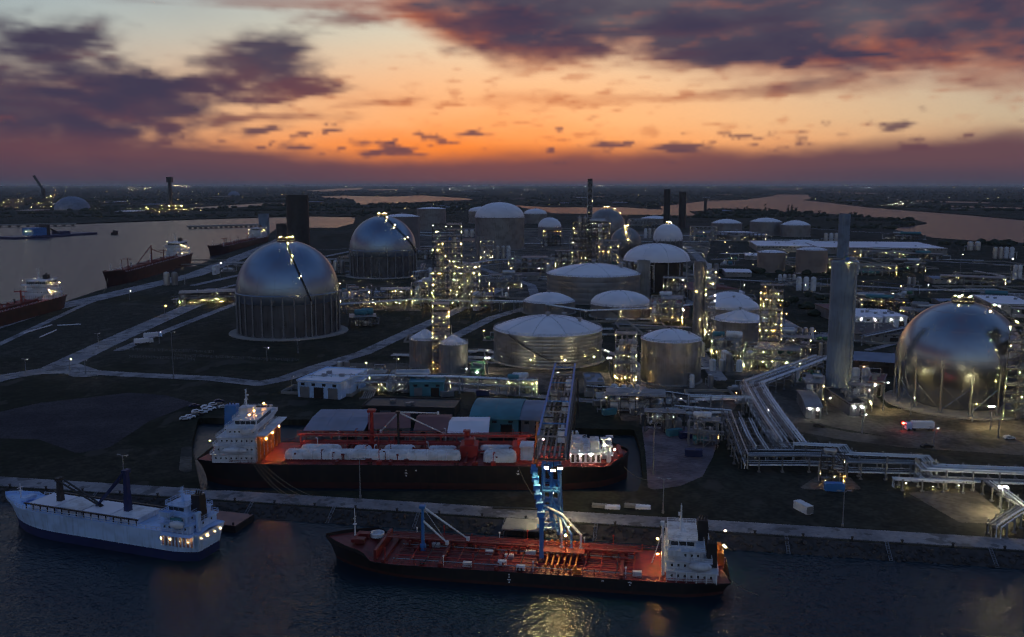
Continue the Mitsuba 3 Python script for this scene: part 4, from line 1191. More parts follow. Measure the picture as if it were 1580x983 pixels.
zt = house(t, fr3, ha, hb, BEAM3 * .95, Z, [(2.3, .4, 0, .92), (2.3, 1.6, .6, .80), (2.3, 3.0, 1.2, .62)], wall=SKYHULL, wing_w=BEAM3 * 1.0)
mast(t, fr3, hb - 3., 0, zt, 3.8, SKYHULL)
funnel(t, fr3, ha + 1.6, 0, Z + 2.2, 7.0, 3.0, 3.0, BLACK)
t.part('aft_post', MB(fr3).block(ha - .9, ha - .1, 2.4, 3.6, Z, Z + 5.0).box((ha - .5, 3, Z + 5.2), (1., 1.6, .5)), SKYHULL)
lifeboat(t, fr3, ha + 4, BEAM3 * .47 * Y3, Z + 2.4, 4.6, WHITE)
t.part('deck_box', MB(fr3).block(ha + 3, ha + 6.5, Y3 * 4.9 - .8, Y3 * 4.9 + .8, Z + 2.3, Z + 4.0), TEAL)
lamp(t, 'lamp', [P3(x * L3, Y3 * BEAM3 * .50 + Y3 * .5, Z - 1.6) for x in (.02, .06, .105, .15)] + [P3(-.012 * L3, y, Z - 1.4) for y in (-4, -1.5, 1.5, 4)], .18, 13, V(1., .62, .2))
for x in np.linspace(.0, .28, 12):
    t.part('gallery_post', MB(fr3).beam((x * L3, Y3 * BEAM3 * .485, Z), (x * L3, Y3 * BEAM3 * .485, Z + 1.1), .16), SKYHULL)
us_ = np.linspace(.006, .150, 10)
wb = half_breadth(us_, BEAM3, .78, .86)
mb = MB(fr3).grid([np.stack([us_ * L3, Y3 * (wb * .985 + .10), np.full(10, Z - 3.6)], 1), np.stack([us_ * L3, Y3 * (wb + .10), np.full(10, Z - .7)], 1)])
t.part('side_gallery', mb, BRICK)
for u_, w_ in zip(us_, wb):
    t.part('gallery_pillar', MB(fr3).beam((u_ * L3, Y3 * (w_ * .985 + .3), Z - 3.7), (u_ * L3, Y3 * (w_ + .3), Z - .4), .3), SKYHULL)
t.part('gallery_roof', MB(fr3).grid([np.stack([us_ * L3, Y3 * (wb - .2), np.full(10, Z - .38)], 1), np.stack([us_ * L3, Y3 * (wb + 1.0), np.full(10, Z - .5)], 1)]), SKYHULL)
draft_mark(t, fr3, on3(178, 838, 3.)[0], Y3 * BEAM3 * .503, 3.2, (.4, .4))

# ---- flat barges behind it
for (px_, lab) in (([(302, 784), (392, 794), (360, 812), (290, 800)], 'flat rusty pink barge right of the pale ship'), ([(225, 781), (266, 787), (262, 797), (214, 790)], 'small rusty pink barge hidden by the pale ship\'s house')):
    pts = [G(x, y, 2.) for x, y in px_]
    poly = Polygon([tuple(p[:2]) for p in pts]).minimum_rotated_rectangle
    b = Thing('barge', lab, 'barge')
    b.part('hull', MB().prism(poly, -.8, 2.0), BLACK)
    b.part('deck', MB().prism(poly.buffer(-.25), 1.98, 2.12), BRICK)
    cs = np.array(poly.exterior.coords)[:4]
    for c_ in cs:
        m_ = c_ + (cs.mean(0) - c_) * .1
        b.part('bollard', MB().tube((*m_, 2.1), (*m_, 2.9), .3, 8), BLACK)
    b.part('tyre_fender', MB().tube((*(cs[2] * .5 + cs[3] * .5), .7), (*(cs[2] * .5 + cs[3] * .5 + .01), 1.9), .6, 8), RUBBER)


# ---- ships across the peninsula
def river_ship(label, bowp, sternp, B, D, mats, house_h, seed, crane=True, lampn=6, fore_rise=2.5, top=BLACK, lamp_p=9, bow_kind=1):
    t = Thing('river_tanker', label, 'tanker ship')
    fr, L = frame_of(bowp, sternp)
    hull(t, fr, L, B, D, mats[0], HULLRED, mats[1], bow_rise=fore_rise, split=2., fore=.9)
    tank_deck(t, fr, .25 * L, .88 * L, B, D + .1, seed, [L * x for x in (.4, .55, .7)], pipes=3, hatches=12)
    zt = house(t, fr, .06 * L, .19 * L, B * .9, D + .1, [(house_h, 0, 0, 1.), (house_h, 1, 0, .95), (house_h, 2, 0, .85), (house_h, 3, 0, .75)], wing_w=B * 1.05)
    mast(t, fr, .16 * L, 0, zt, house_h * 2.6)
    funnel(t, fr, .085 * L, 0, D + house_h * 2, house_h * 3., L * .03, B * .18)
    flag_staff(t, fr, .96 * L, 0, D + fore_rise, 8)
    P = lambda x, y, z: fr[0] + fr[1] * x + fr[2] * y + V(0, 0, z)
    if crane:
        derrick(t, fr, (.5 * L, 0, D), house_h * 4.6, [(1., (.68 * L, 0, D + 3)), (.8, (.36 * L, 0, D + 8))], mats[1], mats[1], .9)
    rng = np.random.default_rng(seed)
    for k in range(12):
        x, y = (.24 + .058 * k) * L, B * rng.uniform(-.4, .4)
        hh = house_h * rng.uniform(.8, 2.4)
        t.part('vent_post', MB(fr).tube((x, y, D), (x, y, D + hh), .3, 6).box((x, y, D + hh), (1.4, 1.0, .8)).beam((x - 3, y, D + 1), (x + 3, y, D + 1), .5), [mats[1], STEEL, PALE][k % 3])
    for k in (.34, .78):
        t.part('kingpost', MB(fr).tube((k * L, 0, D), (k * L, 0, D + house_h * 2.8), .7, 8, .4).beam((k * L, -B * .22, D + house_h * 2.5), (k * L, B * .22, D + house_h * 2.5), .6), mats[1], 40)
    lamp(t, 'lamp', [P(rng.uniform(.05, .21) * L, s * B * .5, D + house_h * rng.uniform(.6, 4.2)) for s in (-1, 1) for _ in range(lampn)], .55, lamp_p)
    return t


river_ship('red tanker along the river quay, fully in view, bow towards us', G(166, 443, 0), G(288, 405, 0), 21, 12, (HULLRED, DECKRED), 4.2, 31)
river_ship('red tanker with white house at the left edge, cut off by the frame', G(-95, 530, 0), G(88, 478, 0), 22, 12, (HULLRED, REDP), 3.6, 32, crane=False)
river_ship('farthest red tanker, half hidden behind the broad dark chimney', G(325, 395, 0), G(408, 374, 0), 22, 11, (HULLRED, DECKRED), 4.0, 33, crane=False)
t = Thing('dock_barge', 'low bluish floating dock with a square cabin out on the river', 'floating dock')
fr, L = frame_of(G(135, 361, 0), G(8, 369, 0))
t.part('pontoon', MB(fr).block(0, L, -26, 26, -1, 4.).block(L * .2, L * .85, -32, -24, -1, 2.5), HULLBLUE)
t.part('cabin', MB(fr).block(L * .26, L * .42, -14, 14, 4., 18.), BLUE)
t.part('gantry', MB(fr).block(L * .44, L * .48, -10, 10, 4, 24).beam((L * .46, 0, 20), (L * .60, 0, 8), 3.), STEEL)
t.part('deck_house', MB(fr).block(L * .6, L * .72, -12, 12, 4, 9), HULLBLUE)
lamp(t, 'lamp', [fr[0] + fr[1] * L * x + V(0, 0, 12) for x in (.24, .5)], 1., 10)
for a, b, lab in ((G(-80, 352, 0), G(118, 348.5, 0), 'long low pier running in from the left edge over the river'), (G(290, 353, 0), G(398, 350, 0), 'long low pier in the river behind the red tankers')):
    t = Thing('pier', lab, 'pier')
    t.part('pier_deck', MB().beam(a + V(0, 0, 5), b + V(0, 0, 5), 16, 3), CONC)
    for f in np.linspace(.03, .97, 14):
        t.part('pile', MB().beam(a + (b - a) * f + V(0, 0, -2), a + (b - a) * f + V(0, 0, 3.6), 5), CONC)
t = Thing('work_boat', 'tiny dark work boat alone in the middle of the river', 'boat')
fr, L = frame_of(G(181, 362, 0), G(173, 362.5, 0))
hull(t, fr, L, 9, 4, BLACK, BLACK, STEEL, bow_rise=2, split=.6)
t.part('wheelhouse', MB(fr).block(L * .4, L * .6, -3, 3, 4, 9), STEEL)

# ------------------------------------------------------------------ pipe racks


def offset_line(pts, off):
    """Parallel polyline with mitred corners (level)."""
    p = np.asarray(pts, float)[:, :2]
    d = np.diff(p, axis=0); d /= np.linalg.norm(d, axis=1, keepdims=True)
    n = np.stack([-d[:, 1], d[:, 0]], 1)
    out = []
    for i in range(len(p)):
        if i == 0: m = n[0]
        elif i == len(p) - 1: m = n[-1]
        else:
            m = n[i - 1] + n[i]
            m = m / max(.35, m @ n[i])
        out.append(p[i] + m * off)
    return np.array(out)


def pipe_rack(label, px, z, n, gap, r, seed, gap_post=9., tiers=1, mats=(RACKP, RACKP, PIPE, GALV, RACKP, STEEL), name='pipe_rack', group=None, ends=True, lamps=0, walk=False, lamp_power=45):
    rng = np.random.default_rng(seed)
    t = Thing(name, label, 'pipe rack', group)
    c = [G(x, y, Z0 + z) for x, y in px]
    W = n * gap
    for tier in range(tiers):
        zz = Z0 + z - tier * 3.2
        for k in range(n if tier == 0 else max(2, n * 2 // 3)):
            off = (k - (n - 1) / 2) * gap
            rr = r * rng.choice([.45, .6, .75, .95])
            line = offset_line(c, off)
            # break up: some pipes step down or stop short
            pts = [V(*q_, zz + rr) for q_ in line]
            if ends and rng.random() < .5:
                pts = [V(*line[0], Z0 + .5)] + pts
            if rng.random() < .5 and len(pts) >= 2:
                pts[-1] = pts[-2] + (pts[-1] - pts[-2]) * rng.uniform(.75, 1)
            if ends and rng.random() < .4:
                pts.append(V(pts[-1][0], pts[-1][1], Z0 + .5))
            t.part('pipe', MB().path(pts, rr, 8), mats[rng.integers(len(mats))], 50)
    s_tot = 0
    for a, b in zip(c[:-1], c[1:]):
        L = np.linalg.norm(b - a); d = (b - a) / L; nn = V(-d[1], d[0], 0)
        for s in np.arange(gap_post * .4, L, gap_post):
            p = a + d * s
            mb = MB()
            for sg in (-1, 1):
                e = p + nn * sg * (W / 2 + .3)
                mb.beam(V(e[0], e[1], Z0 - .1), V(e[0], e[1], Z0 + z + .8), .38)
                mb.box((e[0], e[1], Z0 + .2), (1., 1., .5))
            for tier in range(tiers):
                zz = Z0 + z - tier * 3.2 - .2
                mb.beam(p - nn * (W / 2 + .5) + V(0, 0, zz - p[2]), p + nn * (W / 2 + .5) + V(0, 0, zz - p[2]), .34)
            t.part('frame', mb, GALV)
        if walk:
            e = nn * (W / 2 + 1.0)
            mb = MB().beam(a + e, b + e, 1.0, .15)
            rail(mb, [a + e * 1.1, b + e * 1.1], 1.1, 2.5, .06)
            t.part('walkway', mb, GALV)
    if lamps:
        pts = []
        for i in range(lamps):
            f = (i + .5) / lamps * (len(c) - 1); k = int(f)
            p = c[k] + (c[k + 1] - c[k]) * (f - k)
            pts.append(p + V(0, 0, -1.2 - .6 * (i % 2)))
        lamp(t, 'lamp', pts, .17, lamp_power)
    return t


pipe_rack('pipe rack of many parallel pipes from the grey chimney to the sharp bend', [(1268, 550), (1210, 572), (1160, 590), (1172, 612), (1190, 640), (1222, 684)], 6.5, 11, 1.0, .36, 1, tiers=2)
pipe_rack('pipe rack branching flat to the left of the sharp bend', [(1160, 614), (1110, 613), (1062, 611)], 7., 6, .66, .28, 2, lamps=2)
pipe_rack('short pipe rack entering the outer slanting rack from the left', [(1128, 634), (1085, 631), (1040, 627)], 5.5, 4, .6, .25, 3)
pipe_rack('outer slanting pipe rack left of the bend, down to the corner', [(1128, 636), (1140, 668), (1154, 702)], 5.5, 7, 1.0, .34, 4, tiers=2)
pipe_rack('inner slanting pipe rack between the outer one and the bend', [(1150, 646), (1162, 672), (1176, 694)], 5.5, 6, .95, .32, 5)
pipe_rack('short looped pipe rack inside the big bend', [(1184, 664), (1196, 680), (1212, 692)], 5.2, 5, .9, .27, 6)
pipe_rack('long level pipe rack over the grass, from the corner to the step', [(1152, 700), (1230, 700), (1302, 702), (1308, 710), (1432, 713)], 5.2, 9, .95, .34, 7, tiers=2, gap_post=8, walk=True)
pipe_rack('long level pipe rack running out at the right edge', [(1432, 716), (1438, 722), (1560, 727), (1640, 730)], 5.6, 9, .98, .34, 8, tiers=2, gap_post=8)
pipe_rack('upper thin pipe rack behind the stepped one', [(1225, 686), (1298, 689), (1306, 701), (1426, 706), (1432, 713)], 6.8, 6, .85, .30, 9)
pipe_rack('bent pipe rack coming to a point at the right edge', [(1524, 743), (1552, 762), (1579, 783), (1556, 797), (1534, 812)], 3.6, 7, .62, .27, 10, gap_post=6, lamps=3, lamp_power=70)
pipe_rack('lit pipes and walkway in front of the level rack, by the sandy yard', [(1378, 739), (1440, 742), (1500, 744)], 3., 6, .7, .28, 11, gap_post=6, lamps=3, mats=(WHITE, RACKP, PIPE), lamp_power=60)
pipe_rack('long pipe rack behind the gas tanker, in front of the banded tank', [(470, 582), (590, 579), (700, 581), (830, 587)], 7.5, 7, .7, .30, 12, tiers=2, lamps=9, lamp_power=40)
pipe_rack('pipe rack carrying on right of the blue gantry', [(905, 597), (960, 600), (1030, 606), (1064, 611)], 5., 6, .7, .28, 13, lamps=4, lamp_power=35)
pipe_rack('pipe rack behind the round tank on a skirt, across the yard', [(520, 470), (640, 462), (760, 466), (830, 468)], 7., 6, 1., .42, 14, gap_post=16, lamps=6, lamp_power=35)
pipe_rack('pipe bridge level with the white domed tanks', [(745, 464), (815, 466), (905, 480), (1010, 476), (1078, 470)], 8., 4, .9, .4, 15, gap_post=18, lamps=4)
pipe_rack('far pipe rack below the tall domed tank', [(640, 420), (760, 402), (880, 398), (960, 405)], 8., 6, 1.4, .6, 16, gap_post=30, lamps=8)
pipe_rack('far pipe rack crossing behind the row of bluish domes', [(1080, 430), (1180, 436), (1290, 430), (1420, 442)], 7., 6, 1.3, .5, 17, gap_post=30, lamps=8)
pipe_rack('pipe rack right of the grey chimney, behind the round tank on legs', [(1330, 520), (1400, 505), (1600, 512)], 6., 5, .9, .4, 18, gap_post=16, lamps=5)

# ------------------------------------------------------------------ the loading gantry: portal on the bank, truss bridge over the gas tanker, arms over the tanker in front
gz = 27.0
ga = (G(834, 806) + G(868, 822)) / 2
g0, g1 = G(851, 708, gz), G(872, 586, gz)
gd = unit((g1 - g0) * V(1, 1, 0)); gn = V(-gd[1], gd[0], 0)
if gn[0] > 0: gn = -gn                                        # gn points left
GW = 3.7
t = Thing('loading_gantry', 'tall blue loading gantry with a grey truss bridge reaching back over the gas tanker', 'loading gantry')
gf = (g0 * V(1, 1, 0), gd, gn)
GL = float(np.linalg.norm((g1 - g0)[:2]))
foot = [G(836, 815), G(866, 822)]
for i, (f_, s) in enumerate(zip(foot, (1, -1))):
    tops = g0 + gn * s * GW * .55 + V(0, 0, -1)
    mid = f_ + (tops - f_) * .46
    mb = MB().beam(f_, mid, 1.35).beam(mid, tops, 1.1).box(f_ + V(0, 0, .3), (2.6, 2.6, .9))
    for k in np.linspace(.05, .95, 9):
        p = f_ + (tops - f_) * k
        mb.beam(p - gd * .75, p + gd * .75, .25)
    t.part('leg', mb, BLUE)
for k, w in ((.46, 1.2), (.74, .8), (.98, 1.0)):
    a = foot[0] + (g0 + gn * GW * .55 + V(0, 0, -1) - foot[0]) * k
    b = foot[1] + (g0 - gn * GW * .55 + V(0, 0, -1) - foot[1]) * k
    t.part('cross_beam', MB().beam(a, b, w), BLUE)
a = foot[0] + (g0 + gn * GW * .55 - foot[0]) * .12
b = foot[1] + (g0 - gn * GW * .55 - foot[1]) * .44
t.part('brace', MB().beam(a, b, .35), WHITE)
rng = np.random.default_rng(21)
NB = 15
for s in (-1, 1):
    for zz in (0, 6.2):
        t.part('chord', MB(gf).beam((0, s * GW, gz + zz), (GL, s * GW, gz + zz), .6), BLUE if zz else GALV)
    mb = MB(gf)
    for k in range(NB):
        x0, x1 = GL * k / NB, GL * (k + 1) / NB
        mb.beam((x0, s * GW, gz), (x0, s * GW, gz + 6.2), .3)
        mb.beam((x0, s * GW, gz if k % 2 else gz + 6.2), (x1, s * GW, gz + 6.2 if k % 2 else gz), .26)
    t.part('lattice', mb, GALV)
    mb = MB(gf)
    rail(mb, [V(0, s * (GW + .9), gz), V(GL, s * (GW + .9), gz)], 1.2, 3, .07)
    mb.block(0, GL, min(s * GW, s * (GW + .9)), max(s * GW, s * (GW + .9)), gz - .25, gz - .05)
    t.part('walkway', mb, STEEL)
for k in range(NB + 1):
    t.part('floor_beam', MB(gf).beam((GL * k / NB, -GW, gz - .1), (GL * k / NB, GW, gz - .1), .4), STEEL)
    t.part('tie', MB(gf).beam((GL * k / NB, -GW - .3, gz + 6.2), (GL * k / NB, GW + .3, gz + 6.2), .34), [GALV, STEEL, BLUE, STEEL][k % 4])
for k in range(6):
    y = (k - 2.5) * 1.35
    t.part('pipe', MB(gf).path([(-1, y, gz + .8), (GL * .5, y, gz + .9), (GL, y, gz + .8), (GL + 5, y * 1.4, gz - 1), (GL + 12, y * 1.4, Z0 + 7)], .30, 8), [STEEL, CLAD, GALV][k % 3], 50)
for k, x in enumerate((.14, .3, .47, .62, .8)):
    s = 1 if k % 2 else -1
    t.part('valve_box', MB(gf).box((GL * x, s * 2.4, gz + 2.6), (3.4, 2.6, 3.4)).tube((GL * x, s * 2.4, gz + 4.2), (GL * x, s * 2.4, gz + 5.6), .5, 8), [WHITE, GALV][k % 2])
for x in (.36, .99):
    for s in (-1, 1):
        if x == .99:
            t.part('trestle_leg', MB(gf).beam((GL * x, s * GW, Z0), (GL * x, s * GW, gz), .8).box((GL * x, s * GW, Z0 + .3), (2.4, 2.4, .8)), STEEL)
# head tower above the portal: stacked landings with stairs
for k in range(3):
    zz = gz + 4.9 + k * 0.0
    z_ = 8. + k * 5.2
    mb = MB(gf).block(-2.2, 2.4, -GW * .62, GW * .62, z_, z_ + .2)
    rail(mb, [V(-2.2, -GW * .62, z_ + .2), V(2.4, -GW * .62, z_ + .2), V(2.4, GW * .62, z_ + .2), V(-2.2, GW * .62, z_ + .2), V(-2.2, -GW * .62, z_ + .2)], 1.2, 2, .07)
    mb.beam((-1.8, -GW * .5, z_), (1.8, GW * .3, z_ + 5.2), .7, .15)
    t.part('landing', mb, BLUE)
t.part('control_cabin', MB(gf).block(-1, 4.2, GW + 1.4, GW + 4.6, gz - .3, gz + 3.2).block(-1.3, 4.5, GW + 1.2, GW + 4.9, gz + 3.2, gz + 3.5), WHITE)
# loading arms hanging to the manifold
man = P_m = fr1[0] + fr1[1] * on1(880, 864, 4.)[0] + fr1[2] * (1.5 * -Y1)
for k in range(3):
    b_ = g0 + gn * (2.2 - 2.2 * k) + V(0, 0, -13 - 1.5 * k)
    el_ = man * V(1, 1, 0) + fr1[1] * (2.5 * k - 2.5) + V(0, 0, 10.)
    fo = g0 + gn * (2.2 - 2.2 * k) + V(0, 0, -1.5)
    arm = t.part('loading_arm', MB().path([fo, b_, b_ + V(0, 0, -3)], .5, 8), BLUE, 40)
    t.part('arm_boom', MB().path([b_, b_ * .5 + el_ * .5 + V(0, 0, 1.5), el_, el_ + V(0, 0, -3.2)], .34, 8).tube(el_ + V(0, 0, -3.4), el_ + V(0, 0, -4.6), .55, 8), WHITE if k != 1 else BLUE, 40, under=arm)
drop = fr1[0] + fr1[1] * on1(833, 872, 4.)[0] + fr1[2] * (2.0 * Y1)
top_ = g0 + gn * (GW + 1.2) + V(0, 0, -2)
mb = MB().beam(top_, drop * V(1, 1, 0) + V(0, 0, 15), 1.2).beam(drop * V(1, 1, 0) + V(0, 0, 15), drop * V(1, 1, 0) + V(0, 0, 4.6), 1.1)
for k in np.linspace(.1, .9, 6):
    p = top_ + (drop * V(1, 1, 0) + V(0, 0, 15) - top_) * k
    mb.box(p, (1.9, 1.6, 1.3))
t.part('access_ladder', mb, BLUE)
lp = [P for P in (g0 + gn * 1.5 + V(0, 0, -9) - gd * 1.0, g0 - gn * 2.0 + V(0, 0, -6) - gd * 1.0)]
lamp(t, 'lamp', [g0 + gd * (GL * x) + gn * s * 2.5 + V(0, 0, 3.9) for x, s in ((.05, 1), (.2, -1), (.35, 1), (.5, -1), (.66, 1), (.82, -1), (.95, 1))], .2, 20, COOL)
lamp(t, 'leg_lamp', [ga * V(1, 1, 0) + gd * 1.5 + V(0, 0, zz) for zz in (8., 15.)], .24, 42, COOL, weight=1.)
lamp(t, 'flood_lamp', [V(*(ga + gd * 2.2)[:2], Z0 + 9.5)], .45, 150, V(1, .84, .42), weight=4)
mb, m2 = MB(), MB()                                           # flat floods on the head of the portal, thrown out over the water
for s_, zz in ((1.2, -1.6), (-.6, -2.3), (-2.4, -1.6)):
    c_ = g0 + gn * s_ - gd * 3.0 + V(0, 0, zz)
    dn = unit(-gd + V(0, 0, -.42)); up_ = unit(np.cross(gn, dn)); up_ = up_ if up_[2] > 0 else -up_
    m2.beam(c_ - dn * .55, c_ - dn * .05, 1.4, 1.05)
    m2.beam(c_ - dn * .5, g0 + gn * s_ * .9, .2)
    v_ = np.array([c_ + gn * .6 * i + up_ * .42 * j for i, j in ((-1, -1), (1, -1), (1, 1), (-1, 1))])
    if np.cross(v_[1] - v_[0], v_[2] - v_[0]) @ dn < 0:
        v_ = v_[::-1]
    mb.add(v_, [[0, 1, 2], [0, 2, 3]])
t.part('flood_housing', m2, STEEL, stuff=True)
t.part('flood_face', mb, LAMPG, emit=V(1, .80, .34) * 95, weight=9, stuff=True)
hut = Thing('bank_hut', 'small flat landing stage on piles at the bank, left of the gantry', 'landing stage')
p = G(812, 812, 2.6)
hut.part('platform', MB((p * V(1, 1, 0), QD, QN)).block(-6.5, 5.5, -4, 4.6, 2.6, 3.0), CONC)
for x in (-5.5, 0, 5):
    for y in (-3.2, 3.6):
        hut.part('pile', MB((p * V(1, 1, 0), QD, QN)).tube((x, y, -2), (x, y, 2.62), .35, 8), STEEL)

# ------------------------------------------------------------------ process plant


def steel_frame(mb, fr_, nx, ny, dx, dy, levels, w=.35, brace=.5, rng=None):
    for i in range(nx + 1):
        for j in range(ny + 1):
            mb.beam((i * dx, j * dy, 0), (i * dx, j * dy, levels[-1]), w)
    for z in levels:
        for j in range(ny + 1):
            mb.beam((0, j * dy, z), (nx * dx, j * dy, z), w * .8)
        for i in range(nx + 1):
            mb.beam((i * dx, 0, z), (i * dx, ny * dy, z), w * .8)
    zs = [0] + list(levels)
    for a, b in zip(zs[:-1], zs[1:]):
        for i in range(nx):
            if rng.random() < brace:
                mb.beam((i * dx, 0, a), ((i + 1) * dx, 0, b), w * .6)
            if rng.random() < brace:
                mb.beam(((i + 1) * dx, ny * dy, a), (i * dx, ny * dy, b), w * .6)


def process_unit(label, px, base, wpx, top, depth, seed, lamps=10, lr=.5, power=40, vessels=4, nx=None, ny=2, name='process_unit', cat='process plant', group=None, drums=2, tall=0, col=WARM, lvl=None, pipes=8, low=.0, deckshare=.45):
    """A steel frame with decks, vessels, drums, pipes and lamps, standing on the spot sighted at (px, base)."""
    rng = np.random.default_rng(seed)
    t = Thing(name, label, cat, group)
    f = G(px, base); s = scale_at(f)
    W = wpx * s; H = height_at(f, top) - Z0
    ex = unit(V(f[1], -f[0], 0) * V(1, 1, 0)); ey = unit(f * V(1, 1, 0))
    fr_ = (f * V(1, 1, 0) - ex * W / 2 + V(0, 0, Z0), ex, ey)
    nx = nx or max(1, int(round(W / 7)))
    dx, dy = W / nx, depth / ny
    lv = lvl or max(1, int(round(H / 6.)))
    levels = [H * (k + 1) / lv for k in range(lv)]
    mb = MB(fr_); steel_frame(mb, fr_, nx, ny, dx, dy, levels, max(.28, .34 * s / .3), rng=rng)
    fk = t.part('frame', mb, [GALV, STEEL][seed % 2])
    for z in levels:
        if rng.random() < deckshare + .35:
            x0 = rng.integers(0, max(1, nx)) * dx * (rng.random() < .5)
            m2 = MB(fr_).block(x0 - .4, W + .4, -.4, depth * rng.choice([.5, 1.]) + .2, z + .2, z + .4)
            rail(m2, [V(x0 - .4, -.4, z + .4), V(W + .4, -.4, z + .4)], 1.2, 3, .09)
            t.part('deck', m2, GALV, under=fk)
    for k in range(vessels):
        r = rng.uniform(.10, .2) * min(W, depth * 1.4, 16)
        x, y = rng.uniform(r, max(r * 1.1, W - r)), rng.uniform(r, max(r * 1.1, depth - r))
        h0, h1 = 1.5, H * rng.uniform(.45, .95)
        if k < tall: h1 = H * rng.uniform(1.1, 1.35)
        m2 = MB(fr_).lathe([(r * .9, 0), (r * .9, h0), (r, h0), (r, h1), (r * .8, h1 + r * .35), (r * .35, h1 + r * .55), (.01, h1 + r * .6)], (x, y, 0), 18)
        m2.tube((x, y, h1 + r * .5), (x, y, h1 + r * .5 + 2.), r * .2, 7)
        v_ = t.part('vessel', m2, [CLAD, ALU, PIPE, WHITE][rng.integers(4)], 40)
        m2 = MB(fr_)
        for z in np.arange(h0 + 4, h1, 6.5):
            m2.lathe([(r, z), (r + 1.1, z), (r + 1.1, z + .2), (r, z + .2)], (x, y, 0), 14)
        t.part('gallery', m2, GALV, under=v_, stuff=True)
    for k in range(drums):
        r = rng.uniform(.08, .13) * min(W, 18)
        z = (levels[rng.integers(len(levels))] if rng.random() < .4 else 1.0) + r + .5
        x, y, l = rng.uniform(0, W * .5), rng.uniform(.2, .9) * depth, rng.uniform(.3, .6) * W
        m2 = MB(fr_).tube((x, y, z), (x + l, y, z), r, 14)
        m2.tube((x - r * .3, y, z), (x, y, z), r * .6, 12, r).tube((x + l, y, z), (x + l + r * .3, y, z), r, 12, r * .6)
        for f_ in (.2, .8):
            m2.block(x + l * f_ - .3, x + l * f_ + .3, y - r, y + r, z - r - .5, z - r * .3)
        t.part('drum', m2, [CLAD, PIPE, TEAL, WHITE][rng.integers(4)], 40)
    for k in range(pipes):
        p = V(rng.uniform(-.15, 1.15) * W, rng.uniform(-.1, 1.) * depth, rng.uniform(.3, 2))
        pts = [p]
        for i in range(rng.integers(3, 7)):
            ax = rng.integers(3) if i else 2
            p = p.copy()
            p[ax] = [rng.uniform(-.2, 1.2) * W, rng.uniform(-.1, 1.) * depth, rng.uniform(.1, .95) * H][ax]
            pts.append(p)
        t.part('pipe', MB(fr_).path(pts, rng.uniform(.18, .4) * max(1., s / .3) ** .7, 6), [PIPE, GALV, CLAD][rng.integers(3)], 50)
    if lamps:
        pts = []
        for k in range(lamps):
            z = (levels[rng.integers(len(levels))] - .9 if rng.random() > low else rng.uniform(1.5, 4))
            x = rng.choice([0, W, rng.uniform(0, W), rng.uniform(0, W)]); y = rng.choice([-.8, -.8, rng.uniform(0, depth)])
            pts.append(fr_[0] + ex * x + ey * y + V(0, 0, max(1.5, z + rng.uniform(-.4, .4))))
        k_ = max(1, int(len(pts) * .62))
        lamp(t, 'lamp', pts[:k_], lr * .52, power * .72, col)
        if len(pts) - k_ > 1:
            lamp(t, 'small_lamp', pts[k_:], lr * .42, power * .5, [COOL, AMBER, V(.8, 1., .5)][seed % 3])
    return t, fr_, W, H


LT = 'lamps'
# the lit narrow tower and the broad lit tower behind it
process_unit('lit narrow lattice tower standing between the two small cone roofed tanks', 681, 573, 25, 470, 9, 40, lamps=46, lr=.36, power=42, vessels=1, nx=1, ny=1, lvl=13, drums=0, pipes=6, name='process_tower', cat='process tower', deckshare=.65)
process_unit('broad lamp-studded lattice tower behind the lit narrow one', 691, 474, 44, 347, 18, 41, lamps=75, lr=.62, power=30, vessels=3, nx=2, ny=1, lvl=14, drums=1, pipes=6, name='process_tower', cat='process tower', tall=0, deckshare=.6)
process_unit('lit plant steps to the right of the broad lattice tower, upper part', 722, 474, 36, 410, 20, 42, lamps=34, lr=.6, power=30, vessels=4, pipes=8)
process_unit('lit low plant at the foot of the broad lattice tower', 745, 480, 34, 448, 20, 43, lamps=18, lr=.5, power=30, vessels=3)
process_unit('lit plant left of the broad lattice tower', 655, 472, 40, 440, 20, 44, lamps=14, lr=.5, power=28, vessels=4)
process_unit('lit low plant in the yard right of the big bluish sphere', 606, 472, 60, 448, 20, 45, lamps=22, lr=.5, power=34, vessels=6, low=.6)
process_unit('lit low plant close beside the big bluish sphere', 548, 473, 44, 450, 18, 46, lamps=16, lr=.5, power=34, vessels=4, low=.6)
process_unit('lit small plant left of the big bluish sphere, at the road end', 322, 469, 84, 452, 22, 47, lamps=22, lr=.5, power=38, vessels=6, drums=4, low=.7, pipes=12)
# far process plant with the tall flare tower
process_unit('tall dark flare tower rising above the skyline, lamps at its waist', 909, 408, 7, 281, 9, 50, lamps=9, lr=.7, power=9, vessels=1, nx=1, ny=1, lvl=14, drums=0, pipes=1, tall=0, name='flare_tower', cat='flare tower')
stack('dark slender flare stack inside the tall lattice tower', 909, 405, 276, 3.6, STEEL, name='flare_stack', cat='flare stack', bands=3, ladder=False, n=14)
process_unit('lamp-studded far plant around the foot of the flare tower', 912, 410, 56, 344, 30, 51, lamps=60, lr=.85, power=18, vessels=8, tall=2, pipes=8)
process_unit('lamp-studded far plant left of the small grey sphere tank', 938, 418, 30, 372, 25, 52, lamps=22, lr=.8, power=18, vessels=4)
process_unit('lamp-studded far plant behind the broad grey tank', 880, 414, 46, 388, 25, 53, lamps=26, lr=.75, power=20, vessels=5, low=.3)
process_unit('lit plant in front of the tall domed tank', 752, 404, 20, 372, 16, 54, lamps=14, lr=.75, power=20, vessels=3)
process_unit('lit plant under the dark bulging tank', 852, 380, 26, 356, 20, 55, lamps=12, lr=.8, power=14, vessels=3)
process_unit('dim far plant left of the broad grey tank', 815, 420, 60, 398, 25, 56, lamps=9, lr=.6, power=22, vessels=5)
